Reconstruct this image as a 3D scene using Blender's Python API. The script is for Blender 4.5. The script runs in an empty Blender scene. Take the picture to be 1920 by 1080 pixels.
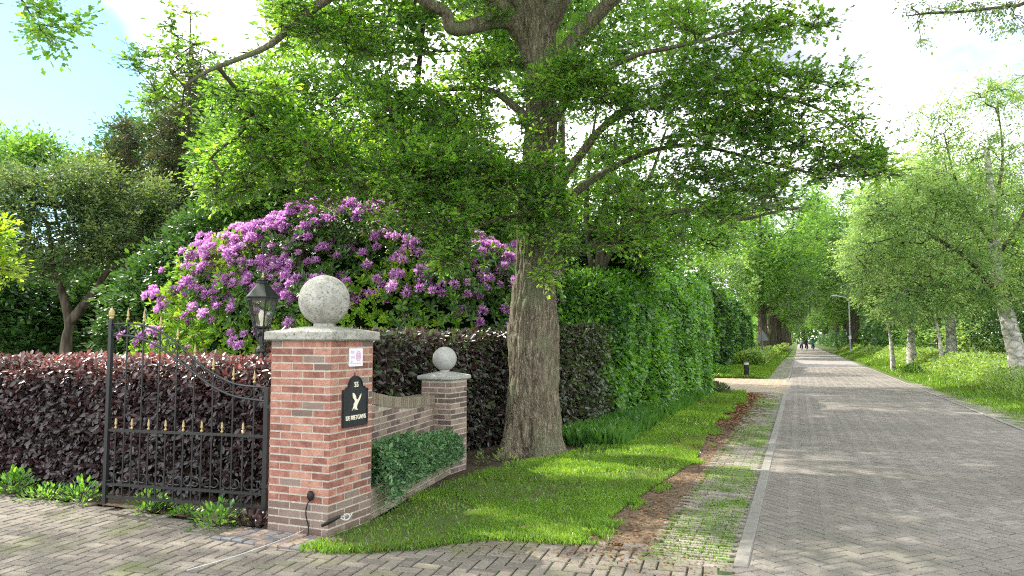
import bpy, math, random
import numpy as np
from mathutils import Vector, Matrix
rng = np.random.default_rng(7); random.seed(7)
scn = bpy.context.scene; COL = scn.collection
R_ = math.radians
# ------------------------------------------------------------------ camera
HC = 1.6; F = 1390.0; PITCH = math.atan(98 / F)
cam = bpy.data.cameras.new('camera'); camo = bpy.data.objects.new('camera', cam); COL.objects.link(camo)
cam.sensor_width = 36; cam.lens = 36 * F / 1920; cam.clip_end = 3000; cam.clip_start = .05
camo.location = (0, 0, HC); camo.rotation_euler = (math.pi / 2 + PITCH, 0, 0)
scn.camera = camo
# ------------------------------------------------------------------ light
SUN_AZ = R_(-58); SUN_EL = R_(46)          # azimuth measured from +Y towards +X
sd = Vector((math.sin(SUN_AZ) * math.cos(SUN_EL), math.cos(SUN_AZ) * math.cos(SUN_EL), math.sin(SUN_EL)))
sl = bpy.data.lights.new('sun', 'SUN'); sl.energy = 4.3; sl.angle = R_(.6); sl.color = (1, .93, .80)
slo = bpy.data.objects.new('sun', sl); COL.objects.link(slo)
slo.rotation_euler = sd.to_track_quat('Z', 'Y').to_euler()
scn.view_settings.view_transform = 'Standard'; scn.view_settings.look = 'None'
scn.view_settings.exposure = 1.2; scn.view_settings.gamma = 1
wd = bpy.data.worlds.new('World'); scn.world = wd; wd.use_nodes = True
nt = wd.node_tree; nt.nodes.clear()
def N(t, ty, **k):
    n = t.nodes.new(ty)
    for a, b in k.items():
        if a.startswith('i_'):
            n.inputs[a[2:].replace('_', ' ')].default_value = b
        else: setattr(n, a, b)
    return n
def ramp(t, stops, interp='LINEAR'):
    n = t.nodes.new('ShaderNodeValToRGB'); cr = n.color_ramp; cr.interpolation = interp
    while len(cr.elements) < len(stops): cr.elements.new(.5)
    for e, (p, c) in zip(cr.elements, stops):
        e.position = p; e.color = (*c, 1) if len(c) == 3 else c
    return n
L = nt.links.new
sky = N(nt, 'ShaderNodeTexSky', sky_type='NISHITA', sun_disc=False)
sky.sun_elevation = SUN_EL; sky.sun_rotation = SUN_AZ % (2 * math.pi); sky.air_density = 1.0; sky.dust_density = .6
tc = N(nt, 'ShaderNodeTexCoord')
mp = N(nt, 'ShaderNodeMapping'); mp.inputs['Scale'].default_value = (1, 1, 2.2); L(tc.outputs['Generated'], mp.inputs[0])
no = N(nt, 'ShaderNodeTexNoise', i_Scale=2.3, i_Detail=7, i_Roughness=.55); L(mp.outputs[0], no.inputs['Vector'])
def dirblob(px, py, lo, hi):
    d = pxdir(px, py); dp = N(nt, 'ShaderNodeVectorMath', operation='DOT_PRODUCT'); dp.inputs[1].default_value = d
    L(tc.outputs['Generated'], dp.inputs[0])
    m = N(nt, 'ShaderNodeMapRange', i_From_Min=lo, i_From_Max=hi); m.interpolation_type = 'SMOOTHSTEP'; L(dp.outputs['Value'], m.inputs['Value']); return m
def pxdir(px, py):
    dx, dy = (px - 960) / F, (540 - py) / F
    v = Vector((dx, math.cos(PITCH) - dy * math.sin(PITCH), math.sin(PITCH) + dy * math.cos(PITCH))); return v.normalized()
b1 = dirblob(-60, 170, .976, .998); b2 = dirblob(1640, 130, .955, 1.0)
ma = N(nt, 'ShaderNodeMath', operation='MULTIPLY_ADD'); L(b1.outputs[0], ma.inputs[0]); ma.inputs[1].default_value = -.8; L(no.outputs['Fac'], ma.inputs[2])
mb_ = N(nt, 'ShaderNodeMath', operation='MULTIPLY_ADD'); L(b2.outputs[0], mb_.inputs[0]); mb_.inputs[1].default_value = -.06; L(ma.outputs[0], mb_.inputs[2])
cr = ramp(nt, [(.02, (0, 0, 0)), (.50, (1, 1, 1))], 'EASE'); L(mb_.outputs[0], cr.inputs[0])
no2 = N(nt, 'ShaderNodeTexNoise', i_Scale=3.5, i_Detail=5); L(mp.outputs[0], no2.inputs['Vector'])
cc = ramp(nt, [(.35, (7.2, 7.6, 8.4)), (.6, (11.0, 11.0, 11.0))]); L(no2.outputs['Fac'], cc.inputs[0])
mx = N(nt, 'ShaderNodeMix', data_type='RGBA'); L(cr.outputs[0], mx.inputs['Factor']); 
sk2 = N(nt, 'ShaderNodeVectorMath', operation='MULTIPLY'); sk2.inputs[1].default_value = (.56, .75, .80); L(sky.outputs[0], sk2.inputs[0])
b3 = dirblob(1750, 60, .88, .99); gm = N(nt, 'ShaderNodeMix', data_type='RGBA'); gm.inputs['B'].default_value = (2.25, 2.45, 2.85, 1)
gn = N(nt, 'ShaderNodeMapRange', i_From_Min=.62, i_From_Max=.36); L(no2.outputs['Fac'], gn.inputs['Value']); g2_ = N(nt, 'ShaderNodeMath', operation='MULTIPLY'); L(b3.outputs[0], g2_.inputs[0]); L(gn.outputs[0], g2_.inputs[1]); L(g2_.outputs[0], gm.inputs['Factor']); L(cc.outputs[0], gm.inputs['A'])
L(sk2.outputs[0], mx.inputs['A']); L(gm.outputs['Result'], mx.inputs['B'])
bg = N(nt, 'ShaderNodeBackground', i_Strength=.15); L(mx.outputs['Result'], bg.inputs[0])
wo = N(nt, 'ShaderNodeOutputWorld'); L(bg.outputs[0], wo.inputs[0])
cy = scn.cycles
cy.max_bounces = 7; cy.diffuse_bounces = 4; cy.glossy_bounces = 2; cy.transmission_bounces = 5; cy.transparent_max_bounces = 8
cy.use_denoising = False; cy.sample_clamp_indirect = 6; cy.use_adaptive_sampling = True; cy.adaptive_threshold = .008; cy.filter_width = 1.15
# ------------------------------------------------------------------ placing helpers
def A(px, py, D):
    d = pxdir(px, py); return np.array([d.x / d.y * D, D, HC + d.z / d.y * D])
def G(px, py):
    d = pxdir(px, py); t = -HC / d.z; return np.array([d.x * t, d.y * t])
O = np.array([1.70, 5.46]); ang = R_(21.1)
rd = np.array([math.sin(ang), math.cos(ang)]); rn = np.array([math.cos(ang), -math.sin(ang)])
def RD(s, t): return O + rd * s + rn * t
def RDv(s, t): return O[None] + np.outer(s, rd) + np.outer(t, rn)
def to_st(P): q = P[:, :2] - O; return q @ rd, q @ rn
# ------------------------------------------------------------------ noise
def _h(i, j, k, seed):
    with np.errstate(over='ignore'):
        n = (i.astype(np.uint32) * np.uint32(374761393) + j.astype(np.uint32) * np.uint32(668265263) + k.astype(np.uint32) * np.uint32(2147483647) + np.uint32(seed) * np.uint32(974634777))
        n = (n ^ (n >> np.uint32(13))) * np.uint32(1274126177); n = n ^ (n >> np.uint32(16))
    return (n & np.uint32(0xffff)).astype(np.float64) / 65535
def vn(P, f=1.0, seed=0):
    P = np.atleast_2d(P) * f + 1000.0; i = np.floor(P).astype(np.int64); u = P - i; u = u * u * (3 - 2 * u); r = 0
    for a in (0, 1):
        for b in (0, 1):
            for c in (0, 1):
                w = (u[:, 0] if a else 1 - u[:, 0]) * (u[:, 1] if b else 1 - u[:, 1]) * (u[:, 2] if c else 1 - u[:, 2])
                r = r + w * _h(i[:, 0] + a, i[:, 1] + b, i[:, 2] + c, seed)
    return r
def fbm(P, f=1.0, seed=0, o=3): return sum(vn(P, f * 2 ** k, seed + k) / 2 ** k for k in range(o)) / sum(.5 ** k for k in range(o))
def unit(v): return v / np.maximum(np.linalg.norm(v, axis=-1, keepdims=True), 1e-9)
# ------------------------------------------------------------------ mesh builder
class MB:
    def __init__(s): s.v = []; s.f = []; s.n = 0
    def add(s, v, f, rnd=None, mat=0):
        v = np.asarray(v, float).reshape(-1, 3); f = np.asarray(f, int)
        if rnd is None: rnd = np.zeros(len(f))
        rnd = np.broadcast_to(np.asarray(rnd, float), (len(f),))
        s.v.append(v); s.f.append((f + s.n, rnd, np.full(len(f), mat))); s.n += len(v); return s
    def mesh(s, name, mats, smooth=False):
        me = bpy.data.meshes.new(name); V = np.concatenate(s.v)
        me.vertices.add(len(V)); me.vertices.foreach_set('co', V.ravel().astype(np.float32))
        loops = np.concatenate([f.ravel() for f, _, _ in s.f]); tot = np.concatenate([np.full(len(f), f.shape[1]) for f, _, _ in s.f])
        st = np.concatenate([[0], np.cumsum(tot)[:-1]])
        me.loops.add(len(loops)); me.loops.foreach_set('vertex_index', loops.astype(np.int32))
        me.polygons.add(len(tot)); me.polygons.foreach_set('loop_start', st.astype(np.int32))
        me.polygons.foreach_set('material_index', np.concatenate([m for _, _, m in s.f]).astype(np.int32))
        me.polygons.foreach_set('use_smooth', np.full(len(tot), smooth))
        a = me.attributes.new('rnd', 'FLOAT', 'FACE'); a.data.foreach_set('value', np.concatenate([r for _, r, _ in s.f]).astype(np.float32))
        me.update(calc_edges=True)
        for m in (mats if isinstance(mats, (list, tuple)) else [mats]): me.materials.append(m)
        return me
    def build(s, name, mats, parent=None, smooth=False, loc=None):
        o = bpy.data.objects.new(name, s.mesh(name, mats, smooth)); COL.objects.link(o)
        if parent is not None: o.parent = parent; 
        if loc is not None: o.location = loc
        return o
def thing(name, label, cat, loc=(0, 0, 0), group=None, rz=0):
    o = bpy.data.objects.new(name, None); COL.objects.link(o); o.location = loc; o.rotation_euler = (0, 0, rz); o.empty_display_size = .1
    tag(o, label, cat, group); return o
def tag(o, label=None, cat=None, group=None, kind=None):
    if label: o['label'] = label
    if cat: o['category'] = cat
    if group: o['group'] = group
    if kind: o['kind'] = kind
    return o
def dup(root, loc, rz, label, group=None, sc=1.0):
    r = root.copy(); COL.objects.link(r); r.location = loc; r.rotation_euler = (0, 0, rz); r.scale = (sc,) * 3; r['label'] = label
    if group: r['group'] = group
    for ch in list(root.children):
        c = ch.copy(); COL.objects.link(c); c.parent = r
        for g in list(ch.children):
            d = g.copy(); COL.objects.link(d); d.parent = c
    return r
def boxes(mb, C, Hh, rot=None, rnd=0, mat=0, bevel=0.0):
    """many boxes: centres C (n,3), half sizes Hh (n,3); rot angle about z (n,). bevel: inset of the top rim"""
    C = np.atleast_2d(C).astype(float); n = len(C); Hh = np.broadcast_to(np.asarray(Hh, float), (n, 3))
    T = np.array([[-1, -1, -1], [1, -1, -1], [1, 1, -1], [-1, 1, -1], [-1, -1, 1], [1, -1, 1], [1, 1, 1], [-1, 1, 1]], float)
    V = T[None] * Hh[:, None]
    Fc = np.array([[0, 3, 2, 1], [4, 5, 6, 7], [0, 1, 5, 4], [1, 2, 6, 5], [2, 3, 7, 6], [3, 0, 4, 7]])
    if bevel:
        V[:, 4:, 2] -= bevel; top = V[:, 4:].copy(); top[:, :, :2] -= np.sign(top[:, :, :2]) * bevel; top[:, :, 2] += bevel
        V = np.concatenate([V, top], 1); Fc = np.array([[8, 9, 10, 11], [0, 1, 5, 4], [1, 2, 6, 5], [2, 3, 7, 6], [3, 0, 4, 7], [4, 5, 9, 8], [5, 6, 10, 9], [6, 7, 11, 10], [7, 4, 8, 11]])
    if rot is not None:
        rot = np.broadcast_to(np.asarray(rot, float), (n,)); c, s = np.cos(rot)[:, None], np.sin(rot)[:, None]
        x, y = V[:, :, 0].copy(), V[:, :, 1].copy(); V[:, :, 0] = c * x - s * y; V[:, :, 1] = s * x + c * y
    V = V + C[:, None]; k = V.shape[1]
    Fa = (Fc[None] + (np.arange(n) * k)[:, None, None]).reshape(-1, 4)
    rnd = np.repeat(np.broadcast_to(np.asarray(rnd, float), (n,)), len(Fc)); mb.add(V.reshape(-1, 3), Fa, rnd, mat)
def sm(pts, n=8):
    """catmull-rom through rows (any width)"""
    P = np.asarray(pts, float); P = np.vstack([2 * P[0] - P[1], P, 2 * P[-1] - P[-2]]); out = []
    for i in range(1, len(P) - 2):
        for t in np.linspace(0, 1, n, endpoint=False):
            a, b, c, d = P[i - 1:i + 3]; out.append(.5 * ((2 * b) + (c - a) * t + (2 * a - 5 * b + 4 * c - d) * t * t + (3 * b - a - 3 * c + d) * t ** 3))
    out.append(P[-2]); return np.array(out)
def tube(mb, pts, rad, n=8, mat=0, rnd=0, cap=True, disp=None):
    P = np.asarray(pts, float); m = len(P); rad = np.broadcast_to(np.asarray(rad, float), (m,))
    T = unit(np.gradient(P, axis=0)); ref = np.array([0, 0, 1.0]) if abs(T[0][2]) < .9 else np.array([1.0, 0, 0])
    U = np.zeros_like(P); u = unit(np.cross(T[0], ref))
    for i in range(m): u = unit(u - T[i] * (u @ T[i])); U[i] = u
    W = np.cross(T, U); th = np.linspace(0, 2 * np.pi, n, endpoint=False)
    ring = U[:, None] * np.cos(th)[None, :, None] + W[:, None] * np.sin(th)[None, :, None]
    rr = rad[:, None] * np.ones((m, n))
    if disp is not None: rr = rr * (1 + disp(P[:, None] + ring * rr[..., None], th))
    V = P[:, None] + ring * rr[..., None]
    i = np.arange(m - 1)[:, None] * n; j = np.arange(n)[None]; j2 = (j + 1) % n
    Fa = np.stack([i + j, i + j2, i + n + j2, i + n + j], -1).reshape(-1, 4); V = V.reshape(-1, 3)
    mb.add(V, Fa, rnd, mat)
    if cap:
        base = len(V); V2 = np.vstack([V[:n], P[0], V[-n:], P[-1]])
        f = [[(k + 1) % n, k, n] for k in range(n)] + [[n + 1 + k, n + 1 + (k + 1) % n, 2 * n + 1] for k in range(n)]; mb.add(V2, f, rnd, mat)
def segs(mb, P0, P1, r0, r1, n=3, rnd=0, mat=0):
    P0, P1 = np.asarray(P0), np.asarray(P1); m = len(P0)
    if m == 0: return
    T = unit(P1 - P0); ref = np.where(np.abs(T[:, 2:3]) < .9, [[0, 0, 1.0]], [[1.0, 0, 0]]); U = unit(np.cross(T, ref)); W = np.cross(T, U)
    th = np.linspace(0, 2 * np.pi, n, endpoint=False); ring = U[:, None] * np.cos(th)[None, :, None] + W[:, None] * np.sin(th)[None, :, None]
    V = np.concatenate([P0[:, None] + ring * np.reshape(r0, (-1, 1, 1)), P1[:, None] + ring * np.reshape(r1, (-1, 1, 1))], 1)
    j = np.arange(n); j2 = (j + 1) % n; Fc = np.stack([j, j2, n + j2, n + j], -1)
    mb.add(V.reshape(-1, 3), (Fc[None] + (np.arange(m) * 2 * n)[:, None, None]).reshape(-1, 4), rnd, mat)
def lathe(mb, prof, n=24, c=(0, 0, 0), mat=0, rnd=0, rz=0):
    prof = np.asarray(prof, float); th = np.linspace(0, 2 * np.pi, n, endpoint=False) + rz
    V = np.stack([prof[:, 0:1] * np.cos(th), prof[:, 0:1] * np.sin(th), prof[:, 1:2] * np.ones(n)], -1) + np.asarray(c, float)
    m = len(prof); i = np.arange(m - 1)[:, None] * n; j = np.arange(n)[None]; j2 = (j + 1) % n
    mb.add(V.reshape(-1, 3), np.stack([i + j, i + j2, i + n + j2, i + n + j], -1).reshape(-1, 4), rnd, mat)
def inpoly(P, poly):
    x, y = P[:, 0], P[:, 1]; r = np.zeros(len(P), bool); j = len(poly) - 1
    for i in range(len(poly)):
        xi, yi = poly[i]; xj, yj = poly[j]
        r ^= ((yi > y) != (yj > y)) & (x < (xj - xi) * (y - yi) / (yj - yi + 1e-12) + xi); j = i
    return r
def sample_poly(poly, n):
    poly = np.asarray(poly); lo, hi = poly.min(0), poly.max(0); out = []
    while sum(map(len, out)) < n:
        p = rng.uniform(lo, hi, (n * 2, 2)); out.append(p[inpoly(p, poly)])
    return np.concatenate(out)[:n]
# ------------------------------------------------------------------ leaves
LEAF = {
 'oval': ([[0, 0, 0], [.33, -.24, .05], [.72, -.22, .05], [1, 0, 0], [.72, .22, .05], [.33, .24, .05]], [[0, 1, 2, 3], [0, 3, 4, 5]]),
 'oak': ([[0, 0, 0], [.3, -.2, .03], [.42, -.12, .03], [.62, -.33, .05], [.78, -.16, .02], [1, 0, -.04], [.78, .16, .02], [.62, .33, .05], [.42, .12, .03], [.3, .2, .03]],
         [[0, 1, 2], [0, 2, 4], [2, 3, 4], [0, 4, 5], [0, 5, 6], [0, 6, 8], [8, 6, 7], [0, 8, 9]]),
 'long': ([[0, 0, 0], [.4, -.15, .03], [.75, -.13, .0], [1, 0, -.06], [.75, .13, .0], [.4, .15, .03]], [[0, 1, 2, 3], [0, 3, 4, 5]]),
 'quad': ([[0, 0, 0], [.5, -.32, .06], [1, 0, 0], [.5, .32, .06]], [[0, 1, 2, 3]]),
 'blade': ([[0, -.03, 0], [0, .03, 0], [.6, 0, .02], [1, 0, -.12]], [[0, 1, 2], [1, 3, 2]]),
}
def leaves(mb, P, axis, nrm, size, shape='oval', rnd=None, mat=0):
    """P base points, axis leaf direction, nrm approx. normal"""
    n = len(P)
    if n == 0: return
    a = unit(axis); b = unit(np.cross(nrm, a)); c = np.cross(a, b)
    tv, tf = LEAF[shape]; tv = np.array(tv); tf0 = tf
    size = np.broadcast_to(np.asarray(size, float), (n,))
    V = P[:, None] + size[:, None, None] * (tv[None, :, 0:1] * a[:, None] + tv[None, :, 1:2] * b[:, None] + tv[None, :, 2:3] * c[:, None])
    k = len(tv); tf = np.array(tf0)
    Fa = (tf[None] + (np.arange(n) * k)[:, None, None]).reshape(-1, tf.shape[1])
    if rnd is None: rnd = rng.random(n)
    mb.add(V.reshape(-1, 3), Fa, np.repeat(rnd, len(tf)), mat)
def rdir(n): return unit(rng.normal(size=(n, 3)))
# ------------------------------------------------------------------ materials
def newmat(name):
    m = bpy.data.materials.new(name); m.use_nodes = True; t = m.node_tree; t.nodes.clear(); return m, t
def leafmat(name, cols, trans=.45, tcol=None, gloss=.10, rough=.4, clump=0.0):
    m, t = newmat(name); L = t.links.new
    at = N(t, 'ShaderNodeAttribute', attribute_name='rnd')
    ge = N(t, 'ShaderNodeNewGeometry'); nz = N(t, 'ShaderNodeTexNoise', i_Scale=1.3, i_Detail=2); L(ge.outputs['Position'], nz.inputs['Vector'])
    ad = N(t, 'ShaderNodeMath', operation='MULTIPLY_ADD'); L(nz.outputs['Fac'], ad.inputs[0]); ad.inputs[1].default_value = .9; ad.inputs[2].default_value = -.45
    a2 = N(t, 'ShaderNodeMath', operation='ADD'); L(ad.outputs[0], a2.inputs[0]); L(at.outputs['Fac'], a2.inputs[1])
    k = len(cols); rp = ramp(t, [(.05 + .9 * i / max(1, k - 1), c) for i, c in enumerate(cols)]); L(a2.outputs[0], rp.inputs[0])
    df = N(t, 'ShaderNodeBsdfDiffuse'); L(rp.outputs[0], df.inputs[0])
    tr = N(t, 'ShaderNodeBsdfTranslucent'); 
    mu = N(t, 'ShaderNodeMix', data_type='RGBA', blend_type='MULTIPLY'); mu.inputs['Factor'].default_value = 1
    L(rp.outputs[0], mu.inputs['A']); mu.inputs['B'].default_value = (*(tcol or (2.1, 1.9, .7)), 1); L(mu.outputs['Result'], tr.inputs[0])
    m1 = N(t, 'ShaderNodeMixShader'); m1.inputs[0].default_value = trans; L(df.outputs[0], m1.inputs[1]); L(tr.outputs[0], m1.inputs[2])
    gl = N(t, 'ShaderNodeBsdfGlossy', i_Roughness=rough); gl.inputs[0].default_value = (1, 1, 1, 1)
    fr = N(t, 'ShaderNodeFresnel', i_IOR=1.4); mf = N(t, 'ShaderNodeMath', operation='MULTIPLY'); L(fr.outputs[0], mf.inputs[0]); mf.inputs[1].default_value = gloss * 10
    mn = N(t, 'ShaderNodeMath', operation='MINIMUM'); L(mf.outputs[0], mn.inputs[0]); mn.inputs[1].default_value = .35
    m2 = N(t, 'ShaderNodeMixShader'); L(mn.outputs[0], m2.inputs[0]); L(m1.outputs[0], m2.inputs[1]); L(gl.outputs[0], m2.inputs[2])
    ou = N(t, 'ShaderNodeOutputMaterial'); L(m2.outputs[0], ou.inputs[0]); return m
def mat(name, cols, rough=.8, scale=6, detail=6, attr=0.0, bump=0.0, bscale=40, metal=0, spec=.3, obj=False, stretch=None, stain=None, emit=None):
    """noise mix of colours, shifted per face by the rnd attribute"""
    m, t = newmat(name); L = t.links.new
    tc = N(t, 'ShaderNodeTexCoord'); src = tc.outputs['Object']
    if stretch:
        mp = N(t, 'ShaderNodeMapping'); mp.inputs['Scale'].default_value = stretch; L(src, mp.inputs[0]); src = mp.outputs[0]
    nz = N(t, 'ShaderNodeTexNoise', i_Scale=scale, i_Detail=detail, i_Roughness=.6); L(src, nz.inputs['Vector'])
    fac = nz.outputs['Fac']
    if attr:
        at = N(t, 'ShaderNodeAttribute', attribute_name='rnd'); s0 = N(t, 'ShaderNodeMath', operation='SUBTRACT'); L(at.outputs['Fac'], s0.inputs[0]); s0.inputs[1].default_value = .5
        s1 = N(t, 'ShaderNodeMath', operation='MULTIPLY_ADD'); L(s0.outputs[0], s1.inputs[0]); s1.inputs[1].default_value = attr; L(fac, s1.inputs[2]); fac = s1.outputs[0]
    k = len(cols); rp = ramp(t, [(.25 + .5 * i / max(1, k - 1), c) for i, c in enumerate(cols)]); L(fac, rp.inputs[0]); colo = rp.outputs[0]
    if stain:
        sc_, col_, lo, hi = stain[:4]; n2 = N(t, 'ShaderNodeTexNoise', i_Scale=sc_, i_Detail=5, i_Roughness=.65); L(tc.outputs['Object'], n2.inputs['Vector'])
        r2 = ramp(t, [(lo, (0, 0, 0)), (hi, (1, 1, 1))]); L(n2.outputs['Fac'], r2.inputs[0])
        mx = N(t, 'ShaderNodeMix', data_type='RGBA'); L(r2.outputs[0], mx.inputs['Factor']); L(colo, mx.inputs['A']); mx.inputs['B'].default_value = (*col_, 1); colo = mx.outputs['Result']
    p = N(t, 'ShaderNodeBsdfPrincipled', i_Roughness=rough, i_Metallic=metal); p.inputs['Specular IOR Level'].default_value = spec; L(colo, p.inputs['Base Color'])
    if emit: p.inputs['Emission Color'].default_value = (*emit, 1); p.inputs['Emission Strength'].default_value = 1
    if bump:
        n3 = N(t, 'ShaderNodeTexNoise', i_Scale=bscale, i_Detail=6); L(src, n3.inputs['Vector']); bp = N(t, 'ShaderNodeBump', i_Strength=bump, i_Distance=.02); L(n3.outputs['Fac'], bp.inputs['Height']); L(bp.outputs[0], p.inputs['Normal'])
    ou = N(t, 'ShaderNodeOutputMaterial'); L(p.outputs[0], ou.inputs[0]); return m
def barkmat(name, cols, scale=9, stretch=(1, 1, .16), bump=.9, moss=None):
    m, t = newmat(name); L = t.links.new; tc = N(t, 'ShaderNodeTexCoord'); mp = N(t, 'ShaderNodeMapping'); mp.inputs['Scale'].default_value = stretch; L(tc.outputs['Object'], mp.inputs[0])
    nz = N(t, 'ShaderNodeTexNoise', i_Scale=scale * 1.4, i_Detail=8, i_Roughness=.62, i_Distortion=.5); L(mp.outputs[0], nz.inputs['Vector'])
    vo = N(t, 'ShaderNodeTexVoronoi', feature='DISTANCE_TO_EDGE', i_Scale=scale * 1.6); 
    dv = N(t, 'ShaderNodeMix', data_type='RGBA', blend_type='ADD'); dv.inputs['Factor'].default_value = .22; L(mp.outputs[0], dv.inputs['A']); L(nz.outputs['Color'], dv.inputs['B']); L(dv.outputs['Result'], vo.inputs['Vector'])
    mi = N(t, 'ShaderNodeMath', operation='MULTIPLY_ADD'); L(vo.outputs['Distance'], mi.inputs[0]); mi.inputs[1].default_value = 1.1; L(nz.outputs['Fac'], mi.inputs[2])
    k = len(cols); rp = ramp(t, [(.35 + .5 * i / (k - 1), c) for i, c in enumerate(cols)]); L(mi.outputs[0], rp.inputs[0]); colo = rp.outputs[0]
    if moss:
        n2 = N(t, 'ShaderNodeTexNoise', i_Scale=2.2, i_Detail=6); L(tc.outputs['Object'], n2.inputs['Vector']); r2 = ramp(t, [(.5, (0, 0, 0)), (.66, (.8, .8, .8))]); L(n2.outputs['Fac'], r2.inputs[0])
        mx = N(t, 'ShaderNodeMix', data_type='RGBA'); L(r2.outputs[0], mx.inputs['Factor']); L(colo, mx.inputs['A']); mx.inputs['B'].default_value = (*moss, 1); colo = mx.outputs['Result']
    p = N(t, 'ShaderNodeBsdfPrincipled', i_Roughness=.9); p.inputs['Specular IOR Level'].default_value = .15; L(colo, p.inputs['Base Color'])
    bp = N(t, 'ShaderNodeBump', i_Strength=bump, i_Distance=.03); L(mi.outputs[0], bp.inputs['Height']); L(bp.outputs[0], p.inputs['Normal'])
    ou = N(t, 'ShaderNodeOutputMaterial'); L(p.outputs[0], ou.inputs[0]); return m
M = {}
M['oak'] = leafmat('oak_leaf', [(.045, .125, .025), (.125, .285, .045), (.27, .44, .07)], .64, tcol=(2.5, 2.2, .85), gloss=.05)
M['shade'] = leafmat('shaded_laurel_leaf', [(.02, .06, .015), (.045, .125, .025), (.08, .19, .03)], .3, gloss=.06)  # laurel leaf darkened, the garden shade put into its colour
M['oak_far'] = leafmat('oak_leaf_far', [(.04, .11, .025), (.11, .245, .05), (.22, .38, .08)], .45, gloss=.03)
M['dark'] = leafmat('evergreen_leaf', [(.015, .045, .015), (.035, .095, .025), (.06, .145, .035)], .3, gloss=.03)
M['laurel'] = leafmat('laurel_leaf', [(.03, .105, .018), (.085, .235, .03), (.19, .40, .05)], .5, gloss=.10, rough=.35)
M['beech'] = leafmat('copper_beech_leaf', [(.016, .010, .011), (.036, .020, .022), (.078, .042, .045)], .28, tcol=(2.2, .9, .9), gloss=.16, rough=.35)
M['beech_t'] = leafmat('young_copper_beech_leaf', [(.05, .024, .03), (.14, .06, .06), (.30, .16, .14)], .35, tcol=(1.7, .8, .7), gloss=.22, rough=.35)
M['beech_g'] = leafmat('bronze_beech_leaf', [(.03, .04, .02), (.06, .085, .03), (.09, .14, .035)], .35, tcol=(1.6, 1.4, .8), gloss=.12, rough=.35)
M['olive'] = leafmat('greyish_leaf', [(.03, .065, .035), (.08, .14, .065), (.19, .26, .13)], .4, gloss=.02)
M['larch'] = leafmat('larch_needle', [(.025, .035, .025), (.06, .07, .045), (.10, .115, .06)], .3, gloss=.02)
M['birch'] = leafmat('birch_leaf', [(.08, .165, .06), (.21, .345, .12), (.42, .55, .22)], .5, tcol=(1.6, 1.5, .8), gloss=.02)
M['yellow'] = leafmat('yellow_green_leaf', [(.16, .28, .02), (.26, .42, .03), (.36, .5, .05)], .5, gloss=.03)
M['rhodo'] = leafmat('rhododendron_leaf', [(.025, .075, .014), (.055, .145, .025), (.12, .25, .03)], .3, gloss=.1, rough=.35)
M['rhodo_y'] = leafmat('sunlit_rhododendron_leaf', [(.10, .24, .03), (.19, .38, .04), (.34, .48, .05)], .4, gloss=.06)  # lighter yellow-green: sun through the leaves put into the colour
M['truss'] = leafmat('rhododendron_petal', [(.36, .14, .42), (.60, .30, .62), (.84, .60, .82)], .45, tcol=(1.3, 1.1, 1.3), gloss=.0)
M['ivy'] = leafmat('periwinkle_leaf', [(.03, .09, .035), (.075, .18, .07), (.17, .30, .14)], .25, gloss=.08)
M['herb'] = leafmat('herb_leaf', [(.10, .19, .045), (.19, .31, .08), (.31, .42, .13)], .45, gloss=.03)
M['grass'] = leafmat('grass_blade', [(.14, .16, .06), (.085, .18, .026), (.16, .30, .042), (.28, .40, .08)], .45, gloss=.02)
M['tallgrass'] = leafmat('tall_grass_blade', [(.03, .10, .02), (.065, .175, .035), (.12, .25, .055)], .4, gloss=.02)
M['umbel'] = leafmat('white_umbel', [(.6, .62, .5), (.75, .75, .65)], .3, tcol=(1, 1, 1), gloss=0)
M['litter'] = leafmat('dry_litter', [(.08, .045, .025), (.17, .09, .05), (.30, .19, .11)], .1, tcol=(1, 1, 1), gloss=.0)
M['bark'] = barkmat('oak_bark', [(.035, .028, .02), (.17, .14, .10), (.38, .33, .25)], scale=17, stretch=(1, 1, .17), moss=(.20, .22, .13))
M['bark_f'] = barkmat('dark_bark', [(.03, .025, .02), (.085, .07, .055), (.14, .12, .09)], scale=4, bump=.5)
M['twig'] = mat('twig_bark', [(.035, .03, .022), (.09, .075, .05)], .9, 20)
M['birchbark'] = barkmat('birch_bark', [(.04, .04, .035), (.42, .40, .36), (.62, .60, .56)], scale=2.2, stretch=(1, 1, 1.5), bump=.3)
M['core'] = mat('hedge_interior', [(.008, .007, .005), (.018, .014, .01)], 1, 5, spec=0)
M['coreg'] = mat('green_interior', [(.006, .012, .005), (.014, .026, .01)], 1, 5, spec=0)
M['terrain'] = mat('woodland_floor', [(.05, .09, .02), (.07, .12, .03), (.09, .12, .04)], 1, 1.5, bump=.3)
M['soil'] = mat('dark_soil', [(.035, .025, .018), (.075, .055, .038), (.10, .075, .05)], 1, 7, bump=.8, bscale=60)
M['lawnsoil'] = mat('lawn_soil', [(.05, .07, .02), (.075, .11, .025), (.10, .10, .04)], 1, 9, bump=.8, bscale=60)
M['dirt'] = mat('brown_dirt', [(.075, .052, .036), (.15, .105, .07), (.23, .165, .115)], 1, 9, bump=.9, bscale=80)
M['joint'] = mat('shaded_joint_sand', [(.018, .016, .012), (.035, .032, .022)], 1, 12, stain=(1.5, (.03, .07, .015), .5, .62))  # sand with green patches, base darkened as shade down in the joints
M['paver'] = mat('grey_paver', [(.137, .121, .110), (.193, .172, .158), (.26, .234, .215)], .85, 48, attr=.28, bump=.4, bscale=130, stain=(.55, (.125, .12, .10), .42, .72))
M['drivepaver'] = mat('driveway_paver', [(.11, .096, .084), (.162, .142, .124), (.225, .198, .172)], .85, 48, attr=.3, bump=.35, bscale=130, stain=(1.6, (.14, .15, .07), .52, .72))
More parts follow.
